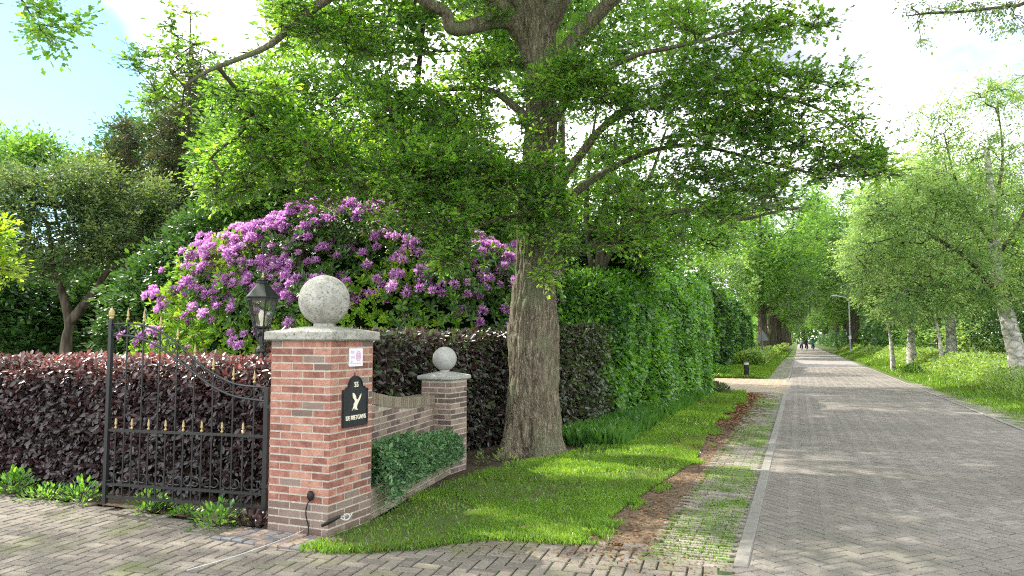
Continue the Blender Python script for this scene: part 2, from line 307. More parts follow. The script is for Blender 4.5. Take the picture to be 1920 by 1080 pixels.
M['oldpaver'] = mat('worn_paver', [(.14, .13, .11), (.22, .20, .17), (.30, .275, .235)], .9, 48, attr=.4, bump=.4, bscale=120, stain=(2.5, (.08, .12, .03), .48, .62))
M['cobble'] = mat('cobble_stone', [(.13, .13, .14), (.22, .17, .15), (.26, .20, .16)], .85, 12, attr=1.4, bump=.3)
M['farroad'] = mat('far_road_paving', [(.21, .19, .18), (.27, .245, .235)], .85, 3, bump=.2)
M['yellowpave'] = mat('side_drive_paving', [(.23, .185, .135), (.31, .255, .19)], .85, 5, attr=.8, bump=.2)
M['kerb'] = mat('kerb_concrete', [(.16, .15, .14), (.24, .228, .21)], .85, 14, bump=.3, bscale=90, attr=.2)
M['brick'] = mat('red_brick', [(.19, .08, .06), (.32, .14, .105), (.44, .23, .17)], .85, 14, attr=.45, bump=.5, bscale=90, stain=(3.2, (.27, .18, .14), .64, .85))
M['brickb'] = mat('weathered_base_brick', [(.16, .11, .09), (.24, .18, .15)], .9, 14, attr=.7, bump=.5, bscale=90)
M['brickg'] = mat('brown_grey_brick', [(.12, .085, .075), (.21, .15, .13), (.28, .21, .17)], .9, 14, attr=.8, bump=.5, bscale=90)
M['bricky'] = mat('yellow_coping_brick', [(.20, .165, .125), (.28, .235, .18)], .9, 14, attr=.8, bump=.5, bscale=90)
M['mortar'] = mat('mortar', [(.36, .33, .28), (.52, .48, .41)], .95, 25, bump=.5, bscale=140)
M['render'] = mat('mossy_low_brick', [(.19, .165, .12), (.28, .245, .19), (.34, .30, .235)], .95, 9, attr=.4, bump=.5, bscale=80, stain=(4, (.13, .14, .07), .5, .65))
M['stone'] = mat('lichened_stone', [(.19, .185, .165), (.34, .33, .30), (.45, .44, .40)], .9, 9, bump=.5, bscale=60, stain=(38, (.13, .13, .11), .52, .66))
M['stonew'] = mat('pale_stone', [(.30, .30, .285), (.42, .42, .40)], .9, 9, bump=.3, bscale=60, stain=(30, (.26, .27, .24), .55, .7))
M['iron'] = mat('black_iron', [(.012, .013, .014), (.022, .023, .025)], .38, 10, spec=.5)
M['gold'] = mat('faded_gold_paint', [(.30, .23, .10), (.50, .40, .20)], .5, 20)
M['plaque'] = mat('black_plaque', [(.012, .014, .018), (.02, .022, .027)], .4, 10, spec=.5)
M['cream'] = mat('cream_paint', [(.75, .70, .55), (.8, .76, .62)], .5, 10)
M['white'] = mat('white_plastic', [(.72, .70, .76), (.8, .78, .82)], .4, 10)
M['pink'] = mat('faded_pink_print', [(.62, .30, .50), (.66, .40, .58)], .5, 10)
M['lilac'] = mat('faded_lilac_print', [(.58, .46, .66), (.62, .5, .7)], .5, 10)
M['darkrubber'] = mat('black_rubber', [(.01, .01, .01), (.02, .02, .02)], .6, 10)
M['galv'] = mat('galvanised_steel', [(.40, .42, .43), (.52, .54, .55)], .5, 6)
M['signback'] = mat('grey_sign_back', [(.16, .17, .18), (.22, .23, .24)], .5, 6)
M['skin'] = mat('skin', [(.45, .28, .2), (.5, .32, .24)], .6); M['bluecloth'] = mat('blue_jacket', [(.03, .16, .26), (.05, .22, .34)], .8)
M['darkcloth'] = mat('black_clothes', [(.012, .012, .014), (.025, .025, .03)], .8); M['greycloth'] = mat('grey_jacket', [(.25, .27, .28), (.35, .37, .38)], .8)
m, t = newmat('lantern_glass'); g1 = N(t, 'ShaderNodeBsdfTransparent'); g2 = N(t, 'ShaderNodeBsdfGlossy', i_Roughness=.08); g3 = N(t, 'ShaderNodeMixShader'); g3.inputs[0].default_value = .22
t.links.new(g1.outputs[0], g3.inputs[1]); t.links.new(g2.outputs[0], g3.inputs[2]); go = N(t, 'ShaderNodeOutputMaterial'); t.links.new(g3.outputs[0], go.inputs[0]); M['glass'] = m
# ------------------------------------------------------------------ GROUND
def sheet(name, pts, z, m, kind='structure'):
    mb = MB(); P = np.asarray(pts, float); V = np.c_[P, np.full(len(P), z)]
    mb.add(V, [list(range(len(P)))], .5); o = mb.build(name, m); tag(o, kind=kind)
    if o.data.polygons[0].normal.z < 0: o.data.flip_normals()
    return o
sheet('ground', [(-900, -60), (900, -60), (900, 1500), (-900, 1500)], -.05, M['terrain'])
def herringbone(poly, th, L_=.21, W=.105, j=.006, org=(0, 0), zj=.003):
    """brick centres, half sizes, angles inside polygon"""
    poly = np.asarray(poly); c = poly.mean(0); rad = np.linalg.norm(poly - c, axis=1).max() + .5
    n = int(rad / W) + 3; i, k = np.meshgrid(np.arange(-n, n), np.arange(-n, n)); i = i.ravel(); k = k.ravel()
    # two bricks per cell: lattice vectors (W,W) and (2L,0)->with L=2W : (4W... ) classic 2:1 pattern
    a = np.array([W, W]); b = np.array([2 * W, -2 * W])
    keep = np.ones(len(i), bool)
    base = np.outer(i, a) + np.outer(k, b)
    h = base + np.array([W, W / 2]); v = base + np.array([W / 2, 2 * W])
    C = np.vstack([h, v]); An = np.r_[np.zeros(len(h)), np.full(len(v), np.pi / 2)]
    ct, st = math.cos(th), math.sin(th); C = np.c_[C[:, 0] * ct - C[:, 1] * st, C[:, 0] * st + C[:, 1] * ct] + c
    keep = inpoly(C, poly); C = C[keep]; An = An[keep] + th
    return C, An
def pave(name, poly, th, m, z=0.0, rows=False, dropsmall=0.0, W=.105, grow=None):
    C, An = herringbone(poly, th, W=W)
    if dropsmall: k = rng.random(len(C)) > dropsmall; C = C[k]; An = An[k]
    mb = MB(); n = len(C); zz = rng.normal(0, .0012, n) + z + .006 * (fbm(np.c_[C, np.zeros(n)], .8, 3) - .5)
    boxes(mb, np.c_[C, zz - .02], [[W - .0065, W / 2 - .0065, .02]], An + rng.normal(0, .012, n), rng.random(n), 0, bevel=.006)
    mb.add(np.c_[np.asarray(poly), np.full(len(poly), z - .010)], [list(range(len(poly)))], .5, 1)
    o = mb.build(name, [m, M['joint']]); tag(o, kind='structure'); 
    p = o.data.polygons[len(o.data.polygons) - 1]
    return o
SR = 42.0
near_road = [RD(-4.5, -.06), RD(-4.5, 4.05), RD(SR, 4.05), RD(SR, -.06)]
pave('road', near_road, R_(24), M['paver'])
sheet('road_far', [RD(SR, -.0), RD(SR, 4.0), RD(420, 4.0), RD(420, 0)], -.004, M['farroad'])
drive = [(-13, 11.2), G(0, 927), G(110, 938), G(260, 958), G(380, 978), G(505, 990), G(560, 1000), G(600, 1022), G(700, 1030), G(850, 1010), G(960, 1004), G(1100, 1012), G(1180, 1020), G(1365, 1052), RD(-.6, 0), RD(-4.5, 0), (-13, 1.5)]
pave('driveway', drive, R_(-16), M['drivepaver'])
sheet('driveway_bed', [(-13, 1), (1.5, 1), G(1395, 1045), G(1300, 990), G(700, 1010), (-13, 11.5)], -.03, M['soil'])
# worn parking strips beside the road, rows of pavers with wide green joints
def strip(name, s0, s1, t0, t1, m):
    mb = MB(); ss = np.arange(s0, s1, .072); C = []; 
    for k, s in enumerate(ss):
        tt = np.arange(t0 + (.105 if k % 2 else 0), t1, .215); C.append(np.c_[RDv(np.full(len(tt), s), tt + .05), np.full(len(tt), -.018) + rng.normal(0, .002, len(tt))])
    C = np.vstack(C); boxes(mb, C, [[.103, .027, .02]], -ang + rng.normal(0, .02, len(C)), rng.random(len(C)), 0, bevel=.007)
    mb.add([[*RD(s0 - .1, t0 - .15), -.013], [*RD(s0 - .1, t1), -.013], [*RD(s1 + .1, t1), -.013], [*RD(s1 + .1, t0 - .15), -.013]], [[0, 1, 2, 3]], .5, 1)
    return tag(mb.build(name, [m, M['joint']]), kind='structure')
strip('parking_strip', -.15, 18.3, -.72, -.14, M['oldpaver'])
strip('parking_strip_far', 26.9, 60, -.85, -.14, M['oldpaver'])
def kerb(name, pts, w, z=.035):
    P = sm(pts, 6); mb = MB(); d = np.linalg.norm(np.diff(P, axis=0), axis=1); s = np.r_[0, np.cumsum(d)]
    q = np.arange(0, s[-1], 1.0); n = len(q)
    for i in range(n):
        a = np.array([np.interp(q[i] + .004, s, P[:, 0]), np.interp(q[i] + .004, s, P[:, 1])]); e = min(q[i] + .996, s[-1]); b = np.array([np.interp(e, s, P[:, 0]), np.interp(e, s, P[:, 1])])
        c = (a + b) / 2; l = np.linalg.norm(b - a) / 2; boxes(mb, [[*c, z - .06]], [[l, w / 2, .06]], math.atan2(b[1] - a[1], b[0] - a[0]), rng.random(), 0, bevel=.006)
    return tag(mb.build(name, M['kerb']), kind='structure')
kerb('kerb', [RD(-.12, -.045), RD(9, -.045), RD(17.6, -.045), RD(18.2, -.10), RD(18.45, -.5), RD(18.5, -1.1)], .10, .012)
kerb('kerb_far', [RD(27, -1.0), RD(27.0, -.4), RD(27.6, -.07), RD(40, -.06), RD(80, -.06)], .09, .010)
kerb('kerb_right', [RD(-4, 4.07), RD(40, 4.07), RD(90, 4.07)], .08, .015)
kerb('kerb_side', [RD(19.0, -1.2), RD(19.6, -4.0)], .1, .012)
# side drive in yellowish pavers
mb = MB(); C, An = herringbone([RD(18.5, -9), RD(18.5, 0), RD(26.9, 0), RD(26.9, -9)], R_(45) - ang, W=.105)
boxes(mb, np.c_[C, np.full(len(C), -.02)], [[.1, .047, .02]], An, rng.random(len(C)), 0, bevel=.006)
mb.add([[*RD(18.4, -9), -.013], [*RD(18.4, 0), -.013], [*RD(27, 0), -.013], [*RD(27, -9), -.013]], [[0, 1, 2, 3]], .5, 1)
tag(mb.build('side_drive', [M['yellowpave'], M['joint']]), kind='structure')
# dirt
sheet('dirt_path', [G(1000, 1006), G(1100, 1013), G(1180, 1020), G(1300, 1038), RD(.3, -.7), RD(18.6, -.7), RD(18.9, -2.3), RD(12, -2.0), RD(5, -1.9)], -.004, M['dirt'])
sheet('soil_bed', [(-13, 11), G(0, 925), G(110, 935), G(260, 955), G(380, 975), G(505, 985), (-1.8, 6.9), (-1.2, 7.2), RD(2.3, -2.6), RD(4, -2.3), RD(8, -2.2), RD(18.6, -2.0), RD(18.6, -9), (-13, 20)], -.002, M['soil'])
lawn = [G(*p) for p in [(568, 1030), (620, 1036), (700, 1034), (780, 1028), (860, 1016), (930, 1010), (1000, 1014), (1090, 1020), (1130, 985), (1180, 945), (1240, 905), (1300, 868), (1318, 835), (1335, 800), (1365, 770), (1400, 748), (1398, 733), (1345, 734), (1310, 745), (1250, 775), (1180, 800), (1100, 840), (1050, 858), (980, 868), (900, 886), (850, 900), (790, 925), (725, 965), (665, 990), (612, 1008)]]
sheet('lawn_soil', lawn, .003, M['lawnsoil'])
sheet('verge_far', [RD(27.1, -.95), RD(420, -.2), RD(420, -30), RD(27.1, -12)], .0, M['lawnsoil'])
sheet('verge_right', [RD(-5, 4.15), RD(420, 4.15), RD(420, 60), RD(-5, 60)], -.006, M['lawnsoil'])
strip('edge_strip', -4, 26, 4.16, 4.75, M['oldpaver'])
# ------------------------------------------------------------------ grass (uncountable)
def grass(name, P, h, m, lean=.5, label=None, w=1.0):
    n = len(P); mb = MB(); d = rdir(n); d[:, 2] = 0; ax = np.array([0, 0, 1.0]) + d * lean * rng.random((n, 1)); nrm = rdir(n); nrm[:, 2] *= .2
    r = np.clip(fbm(P, 1.1, 5) * .7 + rng.random(n) * .5 - .1, 0, 1)
    sz = h * (.6 + .8 * rng.random(n)); a = unit(ax); b = unit(np.cross(nrm, a)); c = np.cross(a, b)
    tv = np.array(LEAF['blade'][0]); tv = tv * [1, w, 1]; V = P[:, None] + sz[:, None, None] * (tv[None, :, 0:1] * a[:, None] + tv[None, :, 1:2] * b[:, None] + tv[None, :, 2:3] * 2.2 * c[:, None])
    tf = np.array(LEAF['blade'][1]); mb.add(V.reshape(-1, 3), (tf[None] + (np.arange(n) * 4)[:, None, None]).reshape(-1, 3), np.repeat(r, 2))
    return tag(mb.build(name, m), label or 'short green grass blades growing on the soil', 'grass', kind='stuff')
p = sample_poly(lawn, 330000); P3 = np.c_[p, np.zeros(len(p))]
D = p[:, 1]; dens = np.clip((9.0 / D) ** 1.6, .12, 1); pat = fbm(P3, 1.7, 9, 4) + .12 * (rng.random(len(p)) - .5)
s_, t_ = to_st(P3); edge = np.clip((-.95 - t_) / .5, 0, 1)
thin = np.clip((pat - .44) / .12, .08, 1) * np.where((D < 7.6), np.clip(.35 + edge, 0, 1), 1)
k = rng.random(len(p)) < dens * thin; p = P3[k]
grass('lawn_grass', p, .042 * np.clip(p[:, 1] / 8, .9, 2.0), M['grass'], .9, 'short patchy green lawn between the curved wall and the dirt path', w=1.7)
fr = []
for a, b in zip(lawn[:7], lawn[1:8]):
    n = int(np.linalg.norm(b - a) * 1500); u = rng.random(n)[:, None]; q = a + (b - a) * u + rng.normal(0, .035, (n, 2)); fr.append(q)
fr2 = []
for a, b in zip(lawn[7:15], lawn[8:16]):
    n = int(np.linalg.norm(b - a) * 2600); u = rng.random(n)[:, None]; q = a + (b - a) * u + rn * (rng.normal(0, 1, (n, 1)) * .07); fr2.append(q)
q = np.vstack(fr2); q3 = np.c_[q, np.zeros(len(q))]; q3 = q3[fbm(q3, 2.2, 15, 3) > .58]; grass('lawn_track_grass', q3, .045, M['grass'], 1.0, 'ragged grass tufts creeping from the lawn into the dirt track', w=1.6)
q = np.vstack(fr); grass('lawn_edge_grass', np.c_[q, np.zeros(len(q))], .048, M['grass'], 1.4, 'longer grass fringe hanging over the driveway edge', w=1.2)
n = 26000; s = rng.uniform(5.2, 18.3, n); t = -2.15 - rng.random(n) ** .8 * .9 + .25 * (rng.random(n) - .5); q = RDv(s, t)
grass('tall_grass', np.c_[q, np.zeros(n)], .24, M['tallgrass'], .8, 'tall dark grass along the foot of the roadside hedge', w=.55)
n = 40000; s = rng.uniform(-.1, 18.3, n) ; t = rng.uniform(-.72, -.14, n); q = RDv(s, t); pt = fbm(np.c_[q, np.zeros(n)], .9, 31, 3)
k = (pt + .1 * rng.random(n) > .56); s = np.round(s[k] / .072) * .072 + .036; q = RDv(s, t[k]); grass('joint_grass', np.c_[q, np.full(len(q), -.012)], .026, M['grass'], .8, 'green tufts growing in the joints of the worn pavers', w=2)
n = 60000; s = 27 + 60 * rng.random(n) ** 1.5; t = -.85 - 2.8 * rng.random(n); q = RDv(s, t)
grass('far_verge_grass', np.c_[q, np.zeros(n)], .12 * (s / 30) ** .6 * (.7 + .25 * (-t)), M['grass'], .8, 'sunlit grass verge beyond the side drive, left of the road', w=2.4)
n = 90000; s = -3 + 100 * rng.random(n) ** 1.7; t = 4.35 + 2.3 * rng.random(n); q = RDv(s, t); pt = fbm(np.c_[q, np.zeros(n)], .9, 12, 3)
k = rng.random(n) < np.clip((pt - .30) / .12, .1, 1) * np.clip((t - 4.25) / .5, .08, 1); s = s[k]; t = t[k]; q = q[k]
grass('right_verge_grass', np.c_[q, np.zeros(len(q))], np.clip(.06 * (1 + (t - 4.5)) * np.clip(s / 14, .8, 3), .04, .6), M['grass'], .9, 'short grass verge along the right edge of the road', w=2.6)
# herbs on the right bank
def herbs(name, s0, s1, t0, t1, n, h, label, pw=1.6, um=.05):
    s = s0 + (s1 - s0) * rng.random(n) ** pw; t = t0 + (t1 - t0) * rng.random(n); q = np.c_[RDv(s, t), np.zeros(n)]
    nz = fbm(q, .45, 20, 3); hh = h * (.45 + 1.0 * nz) * np.clip((t - t0) / 1.2 + .35, .3, 1)
    sc = np.clip(s / 22, .8, 4); z = hh * (1 - .75 * rng.random(n) ** 1.7); P = q + np.c_[np.zeros((n, 2)), z]
    mb = MB(); ax = rdir(n); ax[:, 2] = ax[:, 2] * .5 + .2; nr = rdir(n) * .8 + [0, 0, 1.0]
    leaves(mb, P, ax, nr, .085 * sc * (.6 + .8 * rng.random(n)), 'oval', np.clip(.25 * nz + .75 * rng.random(n), 0, 1))
    m_ = int(n * .35); k = rng.integers(0, n, m_); Pb = q[k]; dd = rdir(m_); dd[:, 2] = 0; axb = np.array([0, 0, 1.0]) + dd * .7
    leaves(mb, Pb, axb, rdir(m_), (hh[k] * .8), 'blade', rng.random(m_))
    u = int(n * um); k = rng.integers(0, n, u); Pu = q[k] + np.c_[np.zeros((u, 2)), hh[k] * 1.05]
    leaves(mb, Pu, rdir(u) * [1, 1, .2], np.array([[0, 0, 1.0]]) + rdir(u) * .4, .035 * sc[k], 'quad', None, 1)
    return tag(mb.build(name, [M['herb'], M['umbel']]), label, 'herbs', kind='stuff')
herbs('herb_bank', 4, 105, 5.5, 15.5, 190000, .95, 'tall wild herbs covering the bank right of the road', um=.09)
herbs('herb_verge', 40, 150, -4.0, -1.6, 20000, .9, 'wild herbs at the foot of the avenue trees left of the road', um=.02)
q = sample_poly(lawn, 16000); q3 = np.c_[q, np.full(len(q), .018)]; q3 = q3[fbm(q3, 2.4, 61, 3) > .56]; n = len(q3); mb = MB()
leaves(mb, q3 + np.c_[np.zeros((n, 2)), rng.random(n) * .02], rdir(n) * [1, 1, .3], np.array([[0, 0, 1.0]]) + rdir(n) * .4, .022 * (.5 + rng.random(n)), 'oval'); tag(mb.build('clover', M['herb']), 'low clover and weeds mixed into the lawn', 'ground cover', kind='stuff')
q = sample_poly(lawn, 700); n = len(q); mb = MB(); leaves(mb, np.c_[q, np.full(n, .03)], rdir(n) * [1, 1, .3], np.array([[0, 0, 1.0]]) + rdir(n) * .5, .03 * (.5 + rng.random(n)), 'oval'); tag(mb.build('lawn_litter', M['litter']), 'dry fallen leaves lying in the lawn', 'leaf litter', kind='stuff')
# litter
n = 9000; s = rng.uniform(-.3, 18, n); t = -1.0 + rng.normal(0, .26, n); q = RDv(s, t); mb = MB()
leaves(mb, np.c_[q, np.full(n, .004)], rdir(n) * [1, 1, .15], np.array([[0, 0, 1.0]]) + rdir(n) * .3, .03 * (.4 + rng.random(n)) * np.clip(s / 5, 1, 2.5), 'quad')
tag(mb.build('leaf_litter', M['litter']), 'dry brown leaf litter and needles along the dirt track', 'leaf litter', kind='stuff')
n = 1700; q = np.vstack([sample_poly(drive[:-2], 1200)[:1200], RDv(rng.uniform(-1, 16, 500), rng.uniform(0, 3.9, 500))]); n = len(q); mb = MB()
leaves(mb, np.c_[q, np.full(n, .006)], rdir(n) * [1, 1, .15], np.array([[0, 0, 1.0]]) + rdir(n) * .3, .018 * (.4 + rng.random(n)), 'quad')
tag(mb.build('fallen_debris', M['litter']), 'small dry scraps scattered on the paving', 'debris', kind='stuff')
# ------------------------------------------------------------------ PILLARS AND WALL
yaw = R_(23); U_ = np.array([math.sin(yaw), math.cos(yaw)]); V_ = np.array([-math.cos(yaw), math.sin(yaw)])
def courses(mb, p0, p1, z0, z1, off0=0.0, ch=.064, depth=.012, BL=.21, rnd_lo=0, matf=None, top=None, nrm=None, shift=0):
    """bricks on a vertical face from p0 to p1; nrm outward; top: function(dist)->z limit"""
    p0 = np.asarray(p0); p1 = np.asarray(p1); Lg = np.linalg.norm(p1 - p0); d = (p1 - p0) / Lg; a = math.atan2(d[1], d[0]); i = 0; z = z0
    while z + ch * .6 < z1:
        x = -(BL + .012) * (.5 if (i + shift) % 2 else 0) 
        while x < Lg - .01:
            a0 = max(x + .006, 0.0 if x < 0 else x + .006); a0 = max(x + .006, 0); b0 = min(x + BL + .006, Lg)
            lim = top((a0 + b0) / 2) if top else 1e9
            if b0 - a0 > .025 and z + ch < lim + .01:
                c = p0 + d * (a0 + b0) / 2 + nrm * (depth / 2 - .0125); j = rng.normal(0, .0005)
                mt = matf(z) if matf else 0
                boxes(mb, [[c[0] + nrm[0] * j, c[1] + nrm[1] * j, z + ch / 2]], [[(b0 - a0) / 2, depth / 2 + .01, (ch - .0150) / 2]], a + rng.normal(0, .004), rng.random(), mt)
            x += BL + .012
        z += ch; i += 1
def pillar(name, label, C, s, H, base_m, matf, mats, cap_over, capm, ball_r, ballm, yaw_):
    u = np.array([math.sin(yaw_), math.cos(yaw_)]); v = np.array([-math.cos(yaw_), math.sin(yaw_)]); C = np.asarray(C)
    cen = C + (u + v) * s / 2; root = thing(name, label, 'pillar', (*cen, 0)); mb = MB()
    K = [C, C + u * s, C + u * s + v * s, C + v * s]; K = [k - cen for k in K]
    boxes(mb, [[0, 0, H / 2]], [[s / 2 - .0015, s / 2 - .0015, H / 2]], -yaw_, .5, len(mats) - 1)
    for i in range(4):
        a, b = K[i], K[(i + 1) % 4]; nn = unit(np.array([(b - a)[1], -(b - a)[0]]))
        courses(mb, a, b, .002, H, nrm=nn, matf=matf, depth=.004, shift=i)
    mb.build('brickwork', mats, root)
    mb = MB(); h = s / 2 + cap_over; r2 = math.sqrt(2); th = .075 if s > .5 else .05; rise = .045 if s > .5 else .04
    prof = [(.001, H), ((h - .01) * r2, H), (h * r2, H + .012), (h * r2, H + th - .008), ((h - .008) * r2, H + th), (ball_r * .5 * r2, H + th + rise), (.001, H + th + rise)]
    lathe(mb, prof, 4, rz=math.pi / 4 - yaw_); mb.build('cap_stone', capm, root)
    zb = H + th + rise; mb = MB(); lathe(mb, [(.001, zb - .02), (ball_r * .42, zb - .02), (ball_r * .40, zb + .03), (.001, zb + .03)], 24); 
    th_ = np.linspace(-np.pi / 2, np.pi / 2, 33); lathe(mb, np.c_[np.maximum(ball_r * np.cos(th_), .001), zb + .01 + ball_r + ball_r * np.sin(th_)], 48)
    mb.build('stone_ball', ballm, root, smooth=True); return root
Cb = np.array([-1.495, 6.14]); SB = .615
big = pillar('gate_pillar', 'tall red brick gate pillar with house plaque and large lichened stone ball', Cb, SB, 1.60, None, lambda z: 1 if z < .2 else (1 if rng.random() < .05 else 0), [M['brick'], M['brickb'], M['mortar']], .045, M['stone'], .222, M['stone'], yaw)
Cs = np.array([-.735, 9.0]); SS = .41
small = pillar('low_pillar', 'low grey-brown brick pillar with small pale stone ball beside the oak', Cs, SS, 1.12, None, lambda z: 0, [M['brickg'], M['mortar']], .04, M['stonew'], .15, M['stonew'], R_(24))
# curved wall, soldier coping
w0 = Cb + U_ * SB + V_ * .24; w1 = Cs + V_ * .235; wl = np.linalg.norm(w1 - w0); wd_ = (w1 - w0) / wl; wn = np.array([wd_[1], -wd_[0]])
hw = lambda x: .83 + .26 * (1 - np.clip(x / wl, 0, 1)) ** 2.2
wall = thing('garden_wall', 'low curved grey brick wall with swooping soldier-brick coping between the two pillars', 'wall', (*w0, 0))
mb = MB(); xs = np.linspace(.0, wl, 24)
for a, b in zip(xs[:-1], xs[1:]):
    c = wd_ * (a + b) / 2 - wn * .10; boxes(mb, [[*c, hw((a + b) / 2) / 2]], [[(b - a) / 2, .095, hw((a + b) / 2) / 2]], math.atan2(wd_[1], wd_[0]), .5, 1)
courses(mb, wd_ * 0.0, wd_ * wl, .0, 1.2, nrm=wn, depth=.004, top=hw); mb.build('brickwork', [M['brickg'], M['mortar']], wall)
mb = MB(); x = .03
while x < wl - .02:
    c = wd_ * x - wn * .10; sl_ = (hw(x + .03) - hw(x - .03)) / .06; boxes(mb, [[*c, hw(x) + .055]], [[.024, .115, .055]], math.atan2(wd_[1], wd_[0]) + rng.normal(0, .01), rng.random(), 0); x += .062
xs = np.linspace(0, wl, 30)
for a, b in zip(xs[:-1], xs[1:]):
    boxes(mb, [[*(wd_ * (a + b) / 2 - wn * .10), hw((a + b) / 2) + .05]], [[(b - a) / 2, .108, .048]], math.atan2(wd_[1], wd_[0]), .5, 1)
mb.build('coping', [M['bricky'], M['mortar']], wall)
# planter
p0 = Cb + U_ * SB * 1.0 + U_ * .0; p1 = Cs; pl = np.linalg.norm(p1 - p0); pd = (p1 - p0) / pl; pn = np.array([pd[1], -pd[0]])
plant = thing('planter', 'low mossy brick planter wall running from the tall pillar to the low pillar', 'planter', (*p0, 0)); mb = MB()
boxes(mb, [[*(pd * (pl / 2) - pn * .055), .13]], [[pl / 2, .045, .13]], math.atan2(pd[1], pd[0]), .5, 1)
courses(mb, pd * 0, pd * pl, .0, .26, nrm=pn, depth=.004); boxes(mb, [[*(pd * (pl / 2) - pn * .05), .262]], [[pl / 2, .055, .012]], math.atan2(pd[1], pd[0]), .5, 0); mb.build('brickwork', [M['render'], M['mortar']], plant)
mb = MB(); mb.add([[*(-pn * .09), .24], [*(pd * pl - pn * .09), .24], [*(w1 - p0), .24], [*(w0 - p0), .24]], [[0, 1, 2, 3]], .5); mb.build('soil', M['soil'], plant)
# periwinkle in the planter
n = 15000; x = rng.random(n); y = rng.random(n); z = rng.random(n); lump = fbm(np.c_[x * pl * 3, y, z], 1, 44)
hh = .20 + .20 * (1 - x) + .15 * lump; over = (y < .25); yy = -.09 + .30 * y
base = p0[None] + pd[None] * (x * (pl - .02) + .02)[:, None] + (-pn)[None] * (yy)[:, None]
z3 = .24 + hh * z * (1 - .4 * np.abs(y - .45)); P = np.c_[base, z3]
dr = over & (z < .45); bulge = .10 * np.sqrt(np.clip(1 - (z - .25) ** 2 * 1.6, 0, 1)) * (y < .5) * (.4 + lump); P[:, :2] += pn[None] * bulge[:, None]
P[dr, 2] -= .07 * rng.random(dr.sum()) + .12 * (x[dr] < .2) * rng.random(dr.sum())
ax = rdir(n) * .8 + np.r_[pn, 0][None] * .7 + [0, 0, .15]; mb = MB(); leaves(mb, P, ax, rdir(n) * .5 + [0, 0, 1] + np.r_[pn, 0][None] * .4, .038 * (.5 + 1.0 * rng.random(n)), 'oval')
ivy = mb.build('periwinkle', M['ivy']); tag(ivy, 'blue-green trailing ground cover spilling over the brick planter', 'plant')
# cobbles at the foot of the tall pillar
mb = MB(); C = []
for i in range(9):
    for j in range(4):
        C.append(Cb + V_ * (-.12 + i * .115 + .01 * random.random()) - U_ * (.07 + j * .095) )
C = np.array(C); boxes(mb, np.c_[C, np.full(len(C), -.012 + .006 * 0) + rng.normal(0, .003, len(C)) + .002], [[.052, .043, .03]], math.pi / 2 - yaw + rng.normal(0, .05, len(C)) + math.pi / 2, rng.random(len(C)), 0, bevel=.008)
tag(mb.build('cobbles', M['cobble']), kind='structure')
# plaque on the right face
fa = math.atan2(U_[1], U_[0]); nR = np.array([U_[1], -U_[0]])
def on_face(s, z, off): c = Cb + U_ * s + nR * off; return (c[0], c[1], z)
def extr(mb, pts, d, mat=0, holes=None):
    """closed outline in x,z extruded to -y by d (front at y=-d)"""
    P = np.asarray(pts, float); n = len(P); Vf = np.c_[P[:, 0], np.full(n, -d), P[:, 1]]; Vb = np.c_[P[:, 0], np.zeros(n), P[:, 1]]
    mb.add(Vf, [list(range(n))], .5, mat); mb.add(np.vstack([Vf, Vb]), [[i, (i + 1) % n, n + (i + 1) % n, n + i] for i in range(n)], .5, mat)
plq = thing('house_plaque', 'black arched house name plaque with white goose, number 55 and cream lettering', 'sign', on_face(.335, .866, .004), rz=fa)
def plq_outline(g):
    w = .178 - g; pts = [(-w, g), (w, g), (w, .315), (w - .035, .315), (w - .05, .335)]
    for a in np.linspace(0, math.pi, 13): 
        pts.append(((.098 - g * .6) * math.cos(a), .335 + (.098 - g) * math.sin(a) * .95))
    pts += [(-(w - .05), .335), (-(w - .035), .315), (-w, .315)]
    return pts
mb = MB(); extr(mb, plq_outline(0), .016); mb.build('panel', M['plaque'], plq)
mb = MB(); o1 = plq_outline(.0); o2 = plq_outline(.014); n = len(o1)
V = [(x, -.0225, z) for x, z in o1] + [(x, -.0225, z) for x, z in o2] + [(x, -.015, z) for x, z in o1] + [(x, -.015, z) for x, z in o2]
Fq = []
for i in range(n):
    j = (i + 1) % n; Fq += [[i, j, n + j, n + i], [2 * n + i, 2 * n + j, j, i], [n + i, n + j, 3 * n + j, 3 * n + i]]
mb.add(V, Fq, .5); mb.build('rim', M['plaque'], plq)
mb = MB(); lathe(mb, [(.001, .425), (.010, .43), (.006, .45), (.001, .46)], 8); ob = mb.build('finial', M['plaque'], plq)
def text(body, size, loc, m, parent, name='lettering', ext=.003, sx=1.0):
    cu = bpy.data.curves.new(name, 'FONT'); cu.body = body; cu.size = size; cu.extrude = ext; cu.align_x = 'CENTER'; cu.align_y = 'CENTER'; cu.offset = .0006
    tmp = bpy.data.objects.new(name + '_tmp', cu); me = bpy.data.meshes.new_from_object(tmp); bpy.data.objects.remove(tmp)
    me.materials.clear(); me.materials.append(m); o = bpy.data.objects.new(name, me); COL.objects.link(o); o.parent = parent; o.location = loc; o.rotation_euler = (math.pi / 2, 0, 0); o.scale = (sx, 1, 1); return o
text('55', .062, (0, -.019, .352), M['cream'], plq, 'number')
text('DE RIETGANS', .052, (0, -.019, .072), M['cream'], plq, sx=.92)
